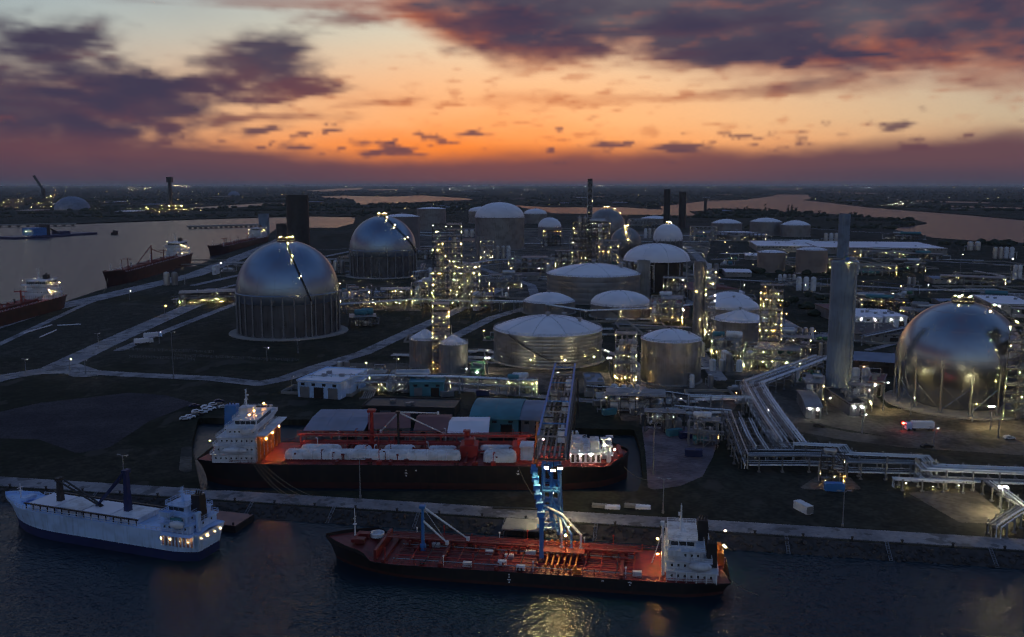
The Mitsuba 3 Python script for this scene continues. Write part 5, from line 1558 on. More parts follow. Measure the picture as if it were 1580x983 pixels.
process_unit('lit plant between the mushroom dome and the slim column', 1040, 470, 34, 430, 22, 57, lamps=18, lr=.55, power=34, vessels=4)
process_unit('lit plant right of the dark-striped dome tank', 1028, 500, 48, 462, 22, 58, lamps=26, lr=.5, power=40, vessels=6, low=.3)
process_unit('lit plant behind the banded tank, beside the broad grey tank', 990, 456, 24, 408, 18, 59, lamps=18, lr=.55, power=34, vessels=3)
process_unit('lit ladder tower close behind the slim grey column', 1094, 524, 14, 418, 9, 60, lamps=26, lr=.45, power=40, vessels=1, nx=1, ny=1, lvl=12, drums=0, pipes=3, name='process_tower', cat='process tower')
process_unit('lit square tower right of the row of bluish domes', 1187, 545, 32, 441, 13, 61, lamps=52, lr=.42, power=48, vessels=2, nx=2, ny=1, lvl=11, drums=0, pipes=4, name='process_tower', cat='process tower', deckshare=.6)
process_unit('lit plant with yellow glow in front of the square tower', 1190, 572, 84, 540, 22, 62, lamps=30, lr=.42, power=48, vessels=8, pipes=14, low=.35)
process_unit('lit plant right of the square tower', 1226, 565, 44, 522, 20, 63, lamps=22, lr=.4, power=46, vessels=5, low=.3)
process_unit('lit pump plant at the left foot of the upright grey tank', 965, 592, 32, 516, 14, 64, lamps=34, lr=.33, power=52, vessels=4, nx=2, lvl=5, low=.3)
STAIRS = process_unit('lit tower of stairs cut off by the right edge', 1567, 648, 34, 478, 10, 65, lamps=46, lr=.34, power=48, vessels=1, nx=2, ny=1, lvl=13, drums=0, pipes=3, name='process_tower', cat='process tower', deckshare=.6)
process_unit('lit pump frame right of the foot of the grey chimney', 1326, 634, 34, 596, 12, 66, lamps=12, lr=.34, power=60, vessels=4, low=.5, pipes=10)
process_unit('small lit gantry over the orange patch on the grass', 1283, 748, 34, 706, 7, 67, lamps=7, lr=.28, power=70, vessels=0, drums=1, nx=2, lvl=3, low=.7)
process_unit('lit frame below the long pipe rack, behind the gas tanker', 805, 612, 46, 588, 8, 68, lamps=16, lr=.26, power=42, vessels=2, low=.3, drums=3)
process_unit('pale equipment frames under the rack right of the gantry', 980, 642, 90, 612, 14, 69, lamps=10, lr=.26, power=34, vessels=5, drums=4, pipes=14, low=.6)
process_unit('pale tangled pipework frame left of the outer slanting rack', 1085, 690, 44, 650, 10, 70, lamps=3, lr=.24, power=40, vessels=3, pipes=16)
process_unit('dim equipment frame between the gantry and the basin end', 1025, 668, 60, 638, 12, 71, lamps=4, lr=.24, power=34, vessels=3, pipes=10)
process_unit('dim equipment frame under the long rack, nearest the house of the gas tanker', 640, 606, 110, 588, 10, 72, lamps=12, lr=.26, power=38, vessels=5, drums=4, low=.5)
# spread of far lit plant to the right
k = 80
for (x, b, w, tp, n, lab) in ((1360, 398, 60, 388, 14, 'far lit plant behind the long white roof, first from the thin dark chimney'), (1420, 402, 60, 392, 14, 'far lit plant behind the long white roof, second from the thin dark chimney'),
                              (1345, 425, 70, 410, 22, 'lit plant beyond the dark field, right of the grey chimney'), (1400, 420, 50, 406, 16, 'lit plant beyond the dark field, second from the grey chimney'),
                              (1500, 440, 90, 428, 18, 'lit plant near the tall lamp posts'), (1345, 478, 90, 462, 22, 'lit low plant between the grey chimney and the round tank on legs'),
                              (1545, 470, 60, 458, 10, 'lit low shed plant at the right edge'), (1140, 372, 80, 360, 26, 'far lit plant around the wide low tank'), (1085, 372, 40, 350, 14, 'far lit plant right of the two thin stacks'),
                              (1395, 370, 50, 362, 8, 'far lit plant beside the river bend'), (990, 350, 40, 338, 12, 'far lit plant among the low tanks'), (1275, 415, 40, 400, 14, 'far lit plant behind the brown tanks'),
                              (1120, 555, 44, 525, 14, 'lit plant in front of the cone roofed tank'), (1256, 622, 26, 592, 10, 'lit pump frame close on the other side of the grey chimney'), (1420, 500, 60, 480, 10, 'lit plant behind the round tank on legs'),
                              (560, 505, 40, 490, 2, 'dark plant remnant on the grass right of the sphere'), (780, 445, 50, 425, 5, 'dim plant left of the low white dome'), (640, 400, 60, 385, 6, 'dim plant below the dark flat tank')):
    s_ = max(.3, min(1.1, (EYE / max(8, (b - 285))) * 3.3 * .22))
    process_unit(lab, x, b, w, tp, 18, k, lamps=n, lr=.42 * max(1, s_ * 1.6), power=28, vessels=4, drums=3, low=.5, pipes=6)
    k += 1

# ------------------------------------------------------------------ sheds and low buildings
ORD = ('first second third fourth fifth sixth seventh eighth ninth tenth eleventh twelfth thirteenth fourteenth fifteenth sixteenth seventeenth eighteenth nineteenth twentieth twenty-first twenty-second twenty-third '
       'twenty-fourth twenty-fifth twenty-sixth twenty-seventh twenty-eighth twenty-ninth thirtieth thirty-first thirty-second thirty-third thirty-fourth thirty-fifth thirty-sixth thirty-seventh thirty-eighth thirty-ninth fortieth '
       'forty-first forty-second forty-third forty-fourth forty-fifth forty-sixth').split()


def rank(xs, i):
    """The place of the i-th one, counted from the left edge of the photograph."""
    return ORD[int(np.argsort(np.argsort(xs, kind='stable'), kind='stable')[i])] + ' from the left'




def shed(label, px, z, mat_roof, mat_wall=CLAD, gable=0., name='warehouse', cat='warehouse', doors=2, group=None, barrel=False, lampn=0, ribs=True):
    """A building whose eaves outline is sighted at the four px points (near left, near right, far right, far left) at height z."""
    t = Thing(name, label, cat, group)
    p = [G(x, y, Z0 + z) for x, y in px]
    ex = unit((p[1] - p[0]) * V(1, 1, 0)); ey = V(-ex[1], ex[0], 0)
    W = np.linalg.norm(p[1] - p[0]); D = abs(((p[2] + p[3]) / 2 - (p[0] + p[1]) / 2) @ ey)
    fr_ = (p[0] * V(1, 1, 0) + V(0, 0, Z0), ex, ey)
    wall = t.part('wall', MB(fr_).block(0, W, 0, D, -.2, z), mat_wall)
    if barrel or gable:
        k = 13 if barrel else 3
        a = np.linspace(0, np.pi, k)
        ys = D / 2 - (D / 2 + .5) * np.cos(a)
        zs = z + .05 + gable * (np.sin(a) if barrel else np.array([0, 1, 0]))
        rows = [np.stack([np.full(k, x), ys, zs], 1) for x in np.linspace(-.5, W + .5, max(2, int(W / 6)))]
        mb = MB(fr_).grid(rows)
        for x in (-.5, W + .5):
            n = len(ys)
            mb.add(np.vstack([np.stack([np.full(n, x), ys, zs], 1), [[x, D / 2, z]]]), [[i, i + 1, n] for i in range(n - 1)])
        rk = t.part('roof', mb, mat_roof, 40 if barrel else False)
        if ribs:
            for x in np.linspace(0, W, max(3, int(W / 5)))[1:-1]:
                t.part('roof_rib', MB(fr_).path(np.stack([np.full(k, x), ys, zs + .06], 1), .09, 4), mat_roof, under=rk)
    else:
        mb = MB(fr_).block(-.4, W + .4, -.4, D + .4, z, z + .35)
        rk = t.part('roof', mb, mat_roof)
        for x0_, x1_, y0_, y1_ in ((-.4, W + .4, -.4, -.1), (-.4, W + .4, D + .1, D + .4), (-.4, -.1, -.1, D + .1), (W + .1, W + .4, -.1, D + .1)):
            t.part('parapet', MB(fr_).block(x0_, x1_, y0_, y1_, z + .352, z + .9), mat_wall, under=rk)
        rng = np.random.default_rng(int(abs(px[0][0])))
        for _ in range(3):
            x, y = rng.uniform(.15, .85) * W, rng.uniform(.2, .8) * D
            t.part('roof_unit', MB(fr_).box((x, y, z + 1.), (2.2, 1.6, 1.3)), GALV, under=rk)
    for k in range(doors):
        x = W * (k + .5) / doors
        t.part('door', MB(fr_).block(x - min(2.4, W * .12), x + min(2.4, W * .12), -.12, -.02, 0, z * .68), BLACK if k % 2 else GALV)
    n = max(2, int(W / 5))
    for k in range(n):
        x = W * (k + .5) / n
        if z > 4.5:
            t.part('window', MB(fr_).block(x - .9, x + .9, -.1, -.02, z * .76, z * .92), GLASS)
    if lampn:
        lamp(t, 'lamp', [fr_[0] + ex * W * (k + .5) / lampn - ey * .9 + V(0, 0, z * .85) for k in range(lampn)], .32, 45, COOL)
    return t


shed('wide bluish flat roof right of the gas tanker house, on the far basin side', [(470, 664), (560, 664), (560, 632), (470, 632)], 7, ROOFBLUE, gable=.9)
shed('red ridged roof with a black gap, behind the red post of the gas tanker', [(570, 662), (632, 660), (652, 636), (602, 636)], 7, ROOFRED, gable=2.4)
shed('red and grey ridged roof behind the derrick of the gas tanker', [(640, 664), (690, 664), (698, 640), (658, 640)], 7, ROOFRED, gable=2.2)
shed('pale ridged roof behind the middle of the gas tanker', [(692, 668), (752, 668), (752, 644), (706, 644)], 7, PALE, mat_wall=CLAD, gable=1.6)
shed('dark teal vaulted hall on the far basin side', [(726, 646), (800, 648), (800, 620), (730, 619)], 6, TEAL, mat_wall=TEAL, barrel=True, gable=3.4, name='vaulted_hall', cat='hall')
shed('grey-blue vaulted hall next to the teal one, left of the gantry', [(804, 648), (838, 649), (838, 622), (804, 620)], 6, ROOFBLUE, barrel=True, gable=2.8, name='vaulted_hall', cat='hall')
shed('dark low hall behind the teal vaulted hall', [(560, 628), (700, 632), (700, 618), (560, 614)], 4, STEEL, mat_wall=STEEL, name='hall', cat='hall')
shed('bluish white cabin block with flat roof beside the long rack', [(459, 588), (524, 592), (530, 570), (468, 566)], 7.5, PALE, mat_wall=SKYHULL, name='cabin_block', cat='building', doors=3)
shed('low pale annex right of the bluish cabin block', [(526, 590), (556, 591), (556, 578), (530, 577)], 4., PALE, mat_wall=SKYHULL, name='cabin_block', cat='building')
shed('cream tarpaulin-like vaulted store between the cabin block and the cone tanks', [(556, 588), (590, 588), (592, 574), (562, 573)], 3.2, CONC, barrel=True, gable=2.2, name='store', cat='store')
shed('second cream vaulted store, touching the cone roofed tank', [(600, 588), (630, 588), (632, 574), (604, 573)], 3.2, CONC, barrel=True, gable=2.2, name='store', cat='store', lampn=2)
shed('teal flat canopy in front of the lit narrow tower', [(632, 592), (684, 592), (684, 580), (634, 580)], 6, TEAL, mat_wall=TEAL, name='canopy', cat='canopy')
shed('small green lit cabin left of the banded tank', [(726, 572), (746, 572), (746, 560), (726, 560)], 5, GREEN, mat_wall=GREEN, name='cabin', cat='cabin', lampn=1)
shed('violet-grey flat roof at the back end of the gantry', [(906, 592), (932, 592), (930, 578), (904, 578)], 6, ROOFBLUE, name='switch_house', cat='building')
shed('lit pump house right of the foot of the grey chimney', [(1312, 625), (1336, 625), (1338, 600), (1314, 600)], 5, STEEL, name='pump_house', cat='pump house', lampn=2)
shed('lit pump house left of the foot of the grey chimney', [(1244, 628), (1268, 629), (1268, 604), (1246, 604)], 5, CLAD, name='pump_house', cat='pump house', lampn=2, barrel=True, gable=1.5)
shed('pink lit canopy left of the round tank on legs', [(1340, 590), (1362, 592), (1352, 578), (1336, 577)], 6, ROOFRED, name='canopy', cat='canopy', lampn=1)
shed('white long hall with flat roof in front of the river bend', [(1262, 382), (1462, 384), (1468, 374), (1268, 373)], 9, PALE, name='long_hall', cat='hall', lampn=3)
shed('second pale long hall left of the white one', [(1168, 380), (1262, 381), (1264, 373), (1172, 372)], 8, PALE, name='long_hall', cat='hall')
shed('white office building right of the grey chimney', [(1318, 490), (1362, 492), (1362, 478), (1320, 478)], 8, PALE, mat_wall=WHITE, name='office_building', cat='building', lampn=2)
shed('second white office building, farther right of the grey chimney', [(1366, 490), (1400, 490), (1400, 479), (1368, 479)], 8, PALE, mat_wall=WHITE, name='office_building', cat='building', lampn=2)
shed('rust coloured flat hall behind the white offices', [(1288, 482), (1330, 482), (1330, 470), (1290, 470)], 7, ROOFRED, name='hall', cat='hall', lampn=2)
shed('dark low roofs below the white offices', [(1320, 516), (1400, 518), (1396, 500), (1324, 500)], 5, STEEL, name='hall', cat='hall')
shed('violet dark shed roof between the grey chimney and the round tank', [(1318, 556), (1380, 560), (1372, 545), (1330, 543)], 7, ROOFBLUE, mat_wall=STEEL, gable=2.5, name='hall', cat='hall')
shed('rust coloured lit hall between the dark-striped dome and the slim column', [(1008, 476), (1064, 476), (1064, 462), (1010, 462)], 7, ROOFRED, mat_wall=BRICK, name='hall', cat='hall', lampn=3)
shed('pale hall with lamps at the right edge, beyond the field', [(1530, 470), (1600, 472), (1600, 458), (1536, 457)], 8, PALE, name='hall', cat='hall', lampn=3)
shed('dark sloping hall behind the slim column', [(1040, 440), (1068, 448), (1074, 428), (1046, 424)], 9, ROOFRED, gable=3, name='hall', cat='hall')

SHEDS = [(300, 452, 40, 6), (400, 402, 40, 5), (520, 398, 34, 5), (700, 440, 30, 4), (640, 436, 26, 4), (790, 425, 40, 5), (560, 452, 30, 3), (1120, 420, 40, 5), (1340, 455, 40, 4), (1450, 465, 40, 4),
                                  (1150, 395, 30, 4), (700, 372, 30, 4), (900, 372, 24, 3), (480, 420, 26, 3), (1490, 490, 40, 4), (1440, 430, 36, 4), (870, 440, 26, 3), (570, 420, 26, 3), (1070, 360, 30, 3), (1300, 405, 26, 3)]
for i, (x, y, w, h) in enumerate(SHEDS):
    shed(f'low {["bluish", "pale", "dark"][i % 3]} roofed shed in the tank farm, {rank([k[0] for k in SHEDS], i)}', [(x, y), (x + w, y + .5), (x + w + 2, y - h), (x + 3, y - h)], 5, [ROOFBLUE, PALE, STEEL][i % 3], name='small_shed', cat='shed', group='low sheds scattered over the tank farm', doors=1, gable=1.2 if i % 2 else 0, ribs=False)

# ------------------------------------------------------------------ lamp posts


def lamp_post(label, px, base, top, power=60, r=.3, group=None, col=WARM, arm=1.6, name='lamp_post', weight=None):
    f = G(px, base); h = height_at(f, top) - Z0
    t = Thing(name, label, 'lamp post', group)
    mb = MB().tube(f, f + V(0, 0, h), .22, 8, .12).tube(f, f + V(0, 0, .9), .38, 8)
    t.part('pole', mb, GALV, 40)
    a = unit(V(1, .3 * ((px * 7) % 3 - 1), 0))
    for s in (1, -1):
        t.part('arm', MB().path([f + V(0, 0, h - .6), f + a * s * arm * .5 + V(0, 0, h), f + a * s * arm + V(0, 0, h)], .09, 6), GALV)
        hd = f + a * s * arm + V(0, 0, h)
        k = t.part('lamp_head', MB().box(hd, (1.1, .6, .22)), GALV)
        if power and s == 1:
            lamp(t, 'bulb', [hd + V(0, 0, -.32)], r * .75, power * .7, col, under=k, weight=weight)


lamp_post('tall lit lamp post between the grey chimney and the round tank on legs', 1362, 634, 589, 420, .42, weight=3.)
lamp_post('tall unlit lamp post on the quay road beside the gas tanker', 556, 768, 707, 0)
lamp_post('tall unlit lamp post at the left bend of the quay road', 192, 748, 702, 14, .2)
lamp_post('tall unlit lamp post on the quay road above the stone bank, right part', 1300, 812, 757, 0)
lamp_post('tall unlit lamp post behind the house of the front tanker', 1023, 792, 738, 0)
lamp_post('tall unlit lamp post on the grass left of the bluish sphere', 268, 584, 512, 10, .2)
lamp_post('tall lit lamp post in the far yard, first of two', 1481, 428, 392, 45, .8)
lamp_post('tall lit lamp post in the far yard, second of two, at the right edge', 1557, 436, 399, 60, .8)
lamp_post('tall unlit lamp post in the basin corner', 1008, 732, 660, 0)
POSTS = [(40, 576), (108, 575), (132, 577), (152, 533), (254, 487), (246, 530), (332, 474), (460, 545), (412, 557), (290, 462), (450, 604), (500, 470), (1146, 452), (1108, 440), (1000, 528), (930, 560), (770, 560),
                            (1180, 660), (1440, 690), (1540, 676), (1330, 668), (1150, 560), (612, 575), (716, 592), (430, 440), (380, 412), (340, 428), (200, 462), (700, 470), (830, 425), (1240, 452), (1330, 446), (1430, 452), (960, 440), (1210, 500), (1275, 640), (1405, 640), (1500, 650)]
for i, (x, y) in enumerate(POSTS):
    f = G(x, y)
    lamp_post(f'small lit lamp post by a works road, {rank([k[0] for k in POSTS], i)}', x, y, y - 7.5 / scale_at(f), 80 if y > 500 else 45, .24 if y > 500 else .45, 'small lamp posts along the works roads', [WARM, AMBER, COOL][i % 3], 1.2)

# ------------------------------------------------------------------ vehicles and small things


def vehicle(label, px, py, rz, kind='car', paint=WHITE, group=None, lights=None):
    f = G(px, py)
    fr_ = (f * V(1, 1, 0) + V(0, 0, Z0 + .06), V(math.cos(rz), math.sin(rz), 0), V(-math.sin(rz), math.cos(rz), 0))
    t = Thing('parked_car' if kind == 'car' else 'lorry', label, 'car' if kind == 'car' else 'lorry', group)
    if kind == 'car':
        L, W = 4.6, 1.85
        pr = [(-2.3, .35), (-2.3, .85), (-1.9, .95), (-1.5, 1.45), (.3, 1.48), (1.05, .95), (2.1, .82), (2.3, .6), (2.3, .35)]
        t.part('body', MB(fr_).grid([np.array([[x, s * W / 2, z] for x, z in pr]) for s in (-1, 1)], wrap=True).add(*_side(pr, W)), paint)
        t.part('window', MB(fr_).block(-1.45, .55, -W / 2 - .02, W / 2 + .02, .98, 1.36), GLASS)
        wx = (-1.45, 1.45)
    else:
        L, W = 11., 2.5
        t.part('cab', MB(fr_).block(3.3, 5.5, -W / 2, W / 2, .6, 3.1, .94), paint)
        t.part('window', MB(fr_).block(4.6, 5.53, -W / 2 * .9, W / 2 * .9, 1.9, 2.6), GLASS)
        t.part('trailer', MB(fr_).block(-5.5, 3.0, -W / 2, W / 2, 1.1, 3.7), PALE)
        wx = (-4.6, -3.4, 2.2, 4.4)
    r = .34 if kind == 'car' else .52
    for x in wx:
        for s in (-1, 1):
            t.part('wheel', MB(fr_).tube((x, s * (W / 2 - .2), r), (x, s * (W / 2 + .03), r), r, 12), RUBBER, 40)
    if lights:
        pts, col, p, rr = lights
        lamp(t, 'tail_light', [fr_[0] + fr_[1] * x + fr_[2] * y + V(0, 0, z) for x, y, z in pts], rr, p, col)
    return t


def _side(pr, W):
    v, f = [], []
    for s in (-1, 1):
        o = len(v)
        v += [(x, s * W / 2, z) for x, z in pr]
        f += [(o, o + i, o + i + 1) for i in range(1, len(pr) - 1)]
    return v, f


rng = np.random.default_rng(9)
for i in range(9):
    k = i % 9
    vehicle(f'car in the long parked row beside the gas tanker house, {ORD[i]} from its near end', 286 + k * 6.6 + rng.normal(0, .6), 648 - k * 2.6 + rng.normal(0, .5), .45 + rng.normal(0, .06) + (math.pi if rng.random() < .4 else 0), 'car', [WHITE, PALE, GALV, BLACK, WHITE][i % 5], 'cars parked beside the gas tanker')
for i, (x, y) in enumerate(((318, 630), (330, 626), (338, 621), (304, 637), (345, 630), (300, 628))):
    vehicle(f'car parked loose behind the long row by the gas tanker house, {ORD[i]} of six', x, y, .5, 'car', [PALE, WHITE, HULLBLUE][i % 3], 'cars parked beside the gas tanker')
vehicle('white lorry parked on the grass by the narrow road, nearer one', 222, 531, .62, 'lorry', WHITE)
vehicle('white lorry parked on the grass by the narrow road, farther one', 236, 522, .62, 'lorry', SKYHULL)
vehicle('pale lorry standing on the works road below the round tank on legs', 1418, 664, math.pi - .05, 'lorry', SKYHULL, None, ([(-5.6, -.9, 1.3), (-5.6, .9, 1.3), (-5.6, 0, 2.4)], V(1, .05, .02), 9, .16))
t = Thing('stop_light', 'big red warning light standing beside the pale lorry', 'warning light')
f = G(1393, 664)
t.part('post', MB().tube(f, f + V(0, 0, 2.2), .15, 8), GALV)
t.part('housing', MB().box(f + V(0, .35, 3.0), (1.6, .4, 1.9)), BLACK)
lamp(t, 'bulb', [f + V(0, -.25, 3.0)], .75, 5, V(1, .06, .03), weight=2)
vehicle('dark car on the works road at the bend of the racks', 1264, 659, -.6, 'car', BLACK)
vehicle('dark car on the works road below the silver sphere', 1430, 691, .1, 'car', BLACK)
vehicle('white car on the works road at the right edge', 1557, 678, .05, 'car', WHITE)
for i, (x, y, r_) in enumerate(((560, 592, .1), (580, 594, 0), (1010, 655, .2), (1180, 608, 1.2))):
    vehicle(['pale car under the long rack, by the cabin block', 'white car under the long rack, by the cream stores', 'pale car between the racks and the apron', 'white car at the sharp bend of the racks'][i], x, y, r_, 'car', [WHITE, PALE][i % 2], 'cars in the work yards')


def container(label, px, py, rz, m, group=None, size=(6.1, 2.45, 2.6)):
    f = G(px, py)
    fr_ = (f * V(1, 1, 0) + V(0, 0, Z0 + .03), V(math.cos(rz), math.sin(rz), 0), V(-math.sin(rz), math.cos(rz), 0))
    t = Thing('container', label, 'container', group)
    L, W, H = size
    t.part('box', MB(fr_).block(-L / 2, L / 2, -W / 2, W / 2, .1, H), m)
    mb = MB(fr_)
    for x in np.arange(-L / 2 + .3, L / 2, .6):
        mb.block(x - .08, x + .08, -W / 2 - .05, W / 2 + .05, .2, H - .1)
    t.part('rib', mb, m, stuff=True)
    t.part('door', MB(fr_).block(L / 2, L / 2 + .06, -W / 2 + .1, W / 2 - .1, .25, H - .2), GALV)


container('white site container alone on the grass above the quay road', 1239, 789, -1.2, WHITE)
BOXES = ((912, 612), (930, 614), (950, 616), (970, 618), (925, 626), (1000, 622), (880, 676), (1040, 672), (1060, 676), (985, 640), (860, 612), (1022, 640), (940, 640), (745, 610), (690, 612))
for i, (x, y) in enumerate(BOXES):
    container(f'{["grey", "white", "teal", "dark blue", "metal"][i % 5]} site container in the yards, {rank([k[0] for k in BOXES], i)}', x, y, .1 * ((i * 7) % 5), [CONC, WHITE, TEAL, HULLBLUE, GALV][i % 5], 'containers in the concrete yards')
for i, (x, y) in enumerate(((925, 783), (945, 785), (975, 783), (992, 785))):
    container(f'pale block on the grass strip right of the gantry, {ORD[i]} from the gantry', x, y, -.15, [CONC, PALE][i % 2], 'pale blocks on the grass strip', (4.5, 2., 1.0))
container('blue site container on the grass at the level rack', 1287, 757, -.1, BLUE)
container('blue site container below the tangled pipework', 1070, 704, -.1, HULLBLUE)

# loose pipes and sleepers lying on the grass
for (a, b, lab) in (((37, 515), (80, 502), 'long pale pipe lying on the grass by the river quay'), ((62, 521), (87, 510), 'shorter pale pipe lying on the grass by the river quay'), ((88, 503), (125, 501), 'pale beam lying on the grass by the river quay'),
                    ((1262, 680), (1278, 698), 'thin leaning pole on the grass behind the level rack'), ((760, 785), (830, 787), 'dark pipe lying along the quay road left of the gantry')):
    solo('loose_pipe', MB().tube(G(*a) + V(0, 0, .4), G(*b) + V(0, 0, .4), .4, 8), PALE if 'pale' in lab else STEEL, lab, 'pipe')
for (a, b) in (((270, 550), (460, 558)), ((180, 540), (330, 545)), ((200, 552), (300, 556))):
    pts = [G(*a) + (G(*b) - G(*a)) * f for f in np.linspace(0, 1, 24)]
    t = Thing('fence', f'low wire fence across the dark grass beside the bluish sphere, {["upper", "lower", "shortest"][[270, 180, 200].index(a[0])]} one', 'fence')
    for p in pts:
        t.part('post', MB().beam(p, p + V(0, 0, 1.6), .14), GALV)
    for zz in (.5, 1.0, 1.5):
        t.part('wire', MB().beam(pts[0] + V(0, 0, zz), pts[-1] + V(0, 0, zz), .06), GALV)

# mooring lines


def line(label, a, b, sag, r=.07):
    k = np.linspace(0, 1, 15)[:, None]
    p = a + (b - a) * k - V(0, 0, sag) * (4 * k * (1 - k))
    solo('mooring_line', MB().path(p, r, 5), ROPE, label, 'rope', 'mooring lines of the tankers')


for a_, b_ in ((400, (450, 768)), (404, (470, 768)), (410, (486, 768)), (395, (440, 766))):
    x, y = on2(a_, 712, 8.)
    line(f'slack mooring line from the gas tanker house, {dict(zip((450, 470, 486, 440), ("second", "third", "last", "first")))[b_[0]]} from the stern', P2(x, -BEAM2 * .49, 8.4), G(*b_) + V(0, 0, .3), 1.5)
for a_, b_ in ((800, (826, 770)), (960, (1000, 742))):
    x, y = on2(a_, 712, 8.)
    line('slack mooring line from the ' + ('middle' if a_ == 800 else 'bow') + ' of the gas tanker to the bank', P2(x, -BEAM2 * .49, 8.2), G(*b_) + V(0, 0, .3), 1.)
line('mooring line trailing from the stern of the front tanker to the right', fr1[0] + fr1[2] * Y1 * 7 + V(0, 0, 5.5), G(1212, 918, .1), 2.5, .06)
line('mooring line from the bow of the red river tanker', G(166, 430, 12), G(158, 452, 2.6), 3., .25)

# ------------------------------------------------------------------ far country: crane, masts, halls, lights
t = Thing('harbour_crane', 'far dark crane with a leaning jib above the skyline', 'crane')
f = G(68, 312)
hj = height_at(f, 271)
jib = V(*(G(52, 312)[:2] + (f - G(52, 312))[:2] * .2), hj)
t.part('tower', MB().beam(f, f + V(0, 0, 75), 16).box(f + V(0, 0, 10), (60, 60, 20)), STEEL)
t.part('jib', MB().beam(f + V(0, 0, 68), jib, 10), STEEL)
t = Thing('radio_mast', 'far dark tower with a thick head, alone on the skyline', 'mast')
f = G(264, 322); h = height_at(f, 275)
t.part('shaft', MB().beam(f, V(f[0], f[1], h * .96), 11).box(f + V(0, 0, 4), (40, 40, 10)), STEEL)
t.part('head', MB().box(V(f[0], f[1], h * .95), (20, 20, 22)).beam(V(f[0], f[1], h * .9), V(f[0], f[1], h * 1.02), 5), STEEL)
lamp(t, 'lamp', [f + V(x, -20, 12) for x in (-30, 0, 25, 50)], 3., 6)
for (x, y, w, hpx, lab) in ((112, 324, 26, 21, 'far bluish dome beyond the river, left of the mast'), (361, 302, 9, 7, 'small far bluish dome near the skyline')):
    t = Thing('far_dome', lab, 'dome')
    f = G(x, y); s = scale_at(f); R = w * s; H = hpx * s
    t.part('shell', MB().lathe([(R * math.cos(a) + .01, H * math.sin(a)) for a in np.linspace(0, np.pi / 2, 9)], f, 28), ROOFBLUE, True)
    t.part('base', MB().lathe([(R * 1.03, -2), (R * 1.03, .06 * H), (R * .9, .07 * H)], f, 28), CONC)
HALLS = []
rng = np.random.default_rng(77)
for i in range(46):
    py = 287.5 + 40 * rng.random() ** 1.6
    p = G(rng.uniform(0, 1580), py)
    if not land.buffer(-30).contains(Point(p[0], p[1])): continue
    s = scale_at(p); w, d_, h = rng.uniform(8, 30) * s, rng.uniform(30, 120), rng.uniform(.8, 2.2) * s
    HALLS.append(790 + FOCAL * p[0] / (p[1] * CP))
    t = Thing('far_hall', 'low far hall', 'hall', 'low halls over the far country')
    HALLS[-1] = (HALLS[-1], t.key, ['bluish', 'white', 'grey'][i % 3])
    t.part('wall', MB().block(p[0] - w / 2, p[0] + w / 2, p[1] - d_ / 2, p[1] + d_ / 2, Z0 - 1, Z0 + h), STEEL)
    t.part('roof', MB().block(p[0] - w / 2 - 2, p[0] + w / 2 + 2, p[1] - d_ / 2 - 2, p[1] + d_ / 2 + 2, Z0 + h, Z0 + h + 1.5), [ROOFBLUE, PALE, CLAD][i % 3])
for i, (x, key, c_) in enumerate(HALLS):
    labels[key]['label'] = f'low {c_} roofed hall far off on the flat country, {rank([k[0] for k in HALLS], i)}'
# cylindrical trees standing up on the river bank
rng = np.random.default_rng(78)
POPLARS = ((1137, 8), (1141, 6), (1148, 9), (1153, 10), (1160, 7), (1181, 13), (1187, 7), (1216, 12), (1222, 12), (1228, 9), (1264, 8), (1272, 6), (1312, 5), (1320, 6), (696, 8), (560, 5))
for i, (x, h) in enumerate(POPLARS):
    f = G(x, 328 if x < 1250 else 333); s = scale_at(f)
    t = Thing('poplar', f'dark upright poplar on the river bank, {rank([k[0] for k in POPLARS], i)}', 'tree', 'upright poplars along the river bank')
    t.part('trunk', MB().tube(f - V(0, 0, .5), f + V(0, 0, h * s * .4), .3 * s, 6), BARK)
    mb = MB()
    for k in range(26):
        z = rng.uniform(.15, 1.) * h * s; r = s * rng.uniform(.5, 1.3) * (1.15 - z / (h * s) * .7)
        v = ico.vertices * V(r, r, r * 1.2) * (1 + .4 * (rng.random((len(ico.vertices), 1)) - .5))
        mb.add(v + f + V(rng.normal(0, 1.0 * s), rng.normal(0, 1.0 * s), z), ico.faces)
    t.part('crown', mb, LEAF)


def far_lights(name, label, n, box_, r, power, col, seed, conc=1.6, mask=True, clusters=None):
    """Street lamps of distant works and towns: heads on poles, all one mass."""
    rng = np.random.default_rng(seed)
    heads, poles = MB(), MB()
    k = 0
    while k < n:
        if clusters:
            cx, cy, sx, sy = clusters[rng.integers(len(clusters))]
            px, py = rng.normal(cx, sx), rng.normal(cy, sy)
        else:
            px, py = rng.uniform(box_[0], box_[1]), box_[2] + (box_[3] - box_[2]) * rng.random() ** conc
        if py < 287.2: py = 287.2 + rng.random() * 3
        p = G(px, py)
        k += 1
        if mask and not land.contains(Point(p[0], p[1])): continue
        s = scale_at(p); h = max(8., 1.6 * s)
        heads.bulb(p + V(0, 0, h), r * s * rng.choice([.3, .45, .6, .9]), .8)
        poles.beam(p, p + V(0, 0, h), .12 * s)
    key = numbered(name)
    labels[key] = {'kind': 'stuff', 'label': label, 'category': 'lights'}
    put(key + '__lamp_head', heads, LAMPG, False, col * power, .4)
    labels[key + '__lamp_head'] = {'kind': 'stuff'}
    put(key + '__pole', poles, STEEL)
    labels[key + '__pole'] = {'kind': 'stuff'}


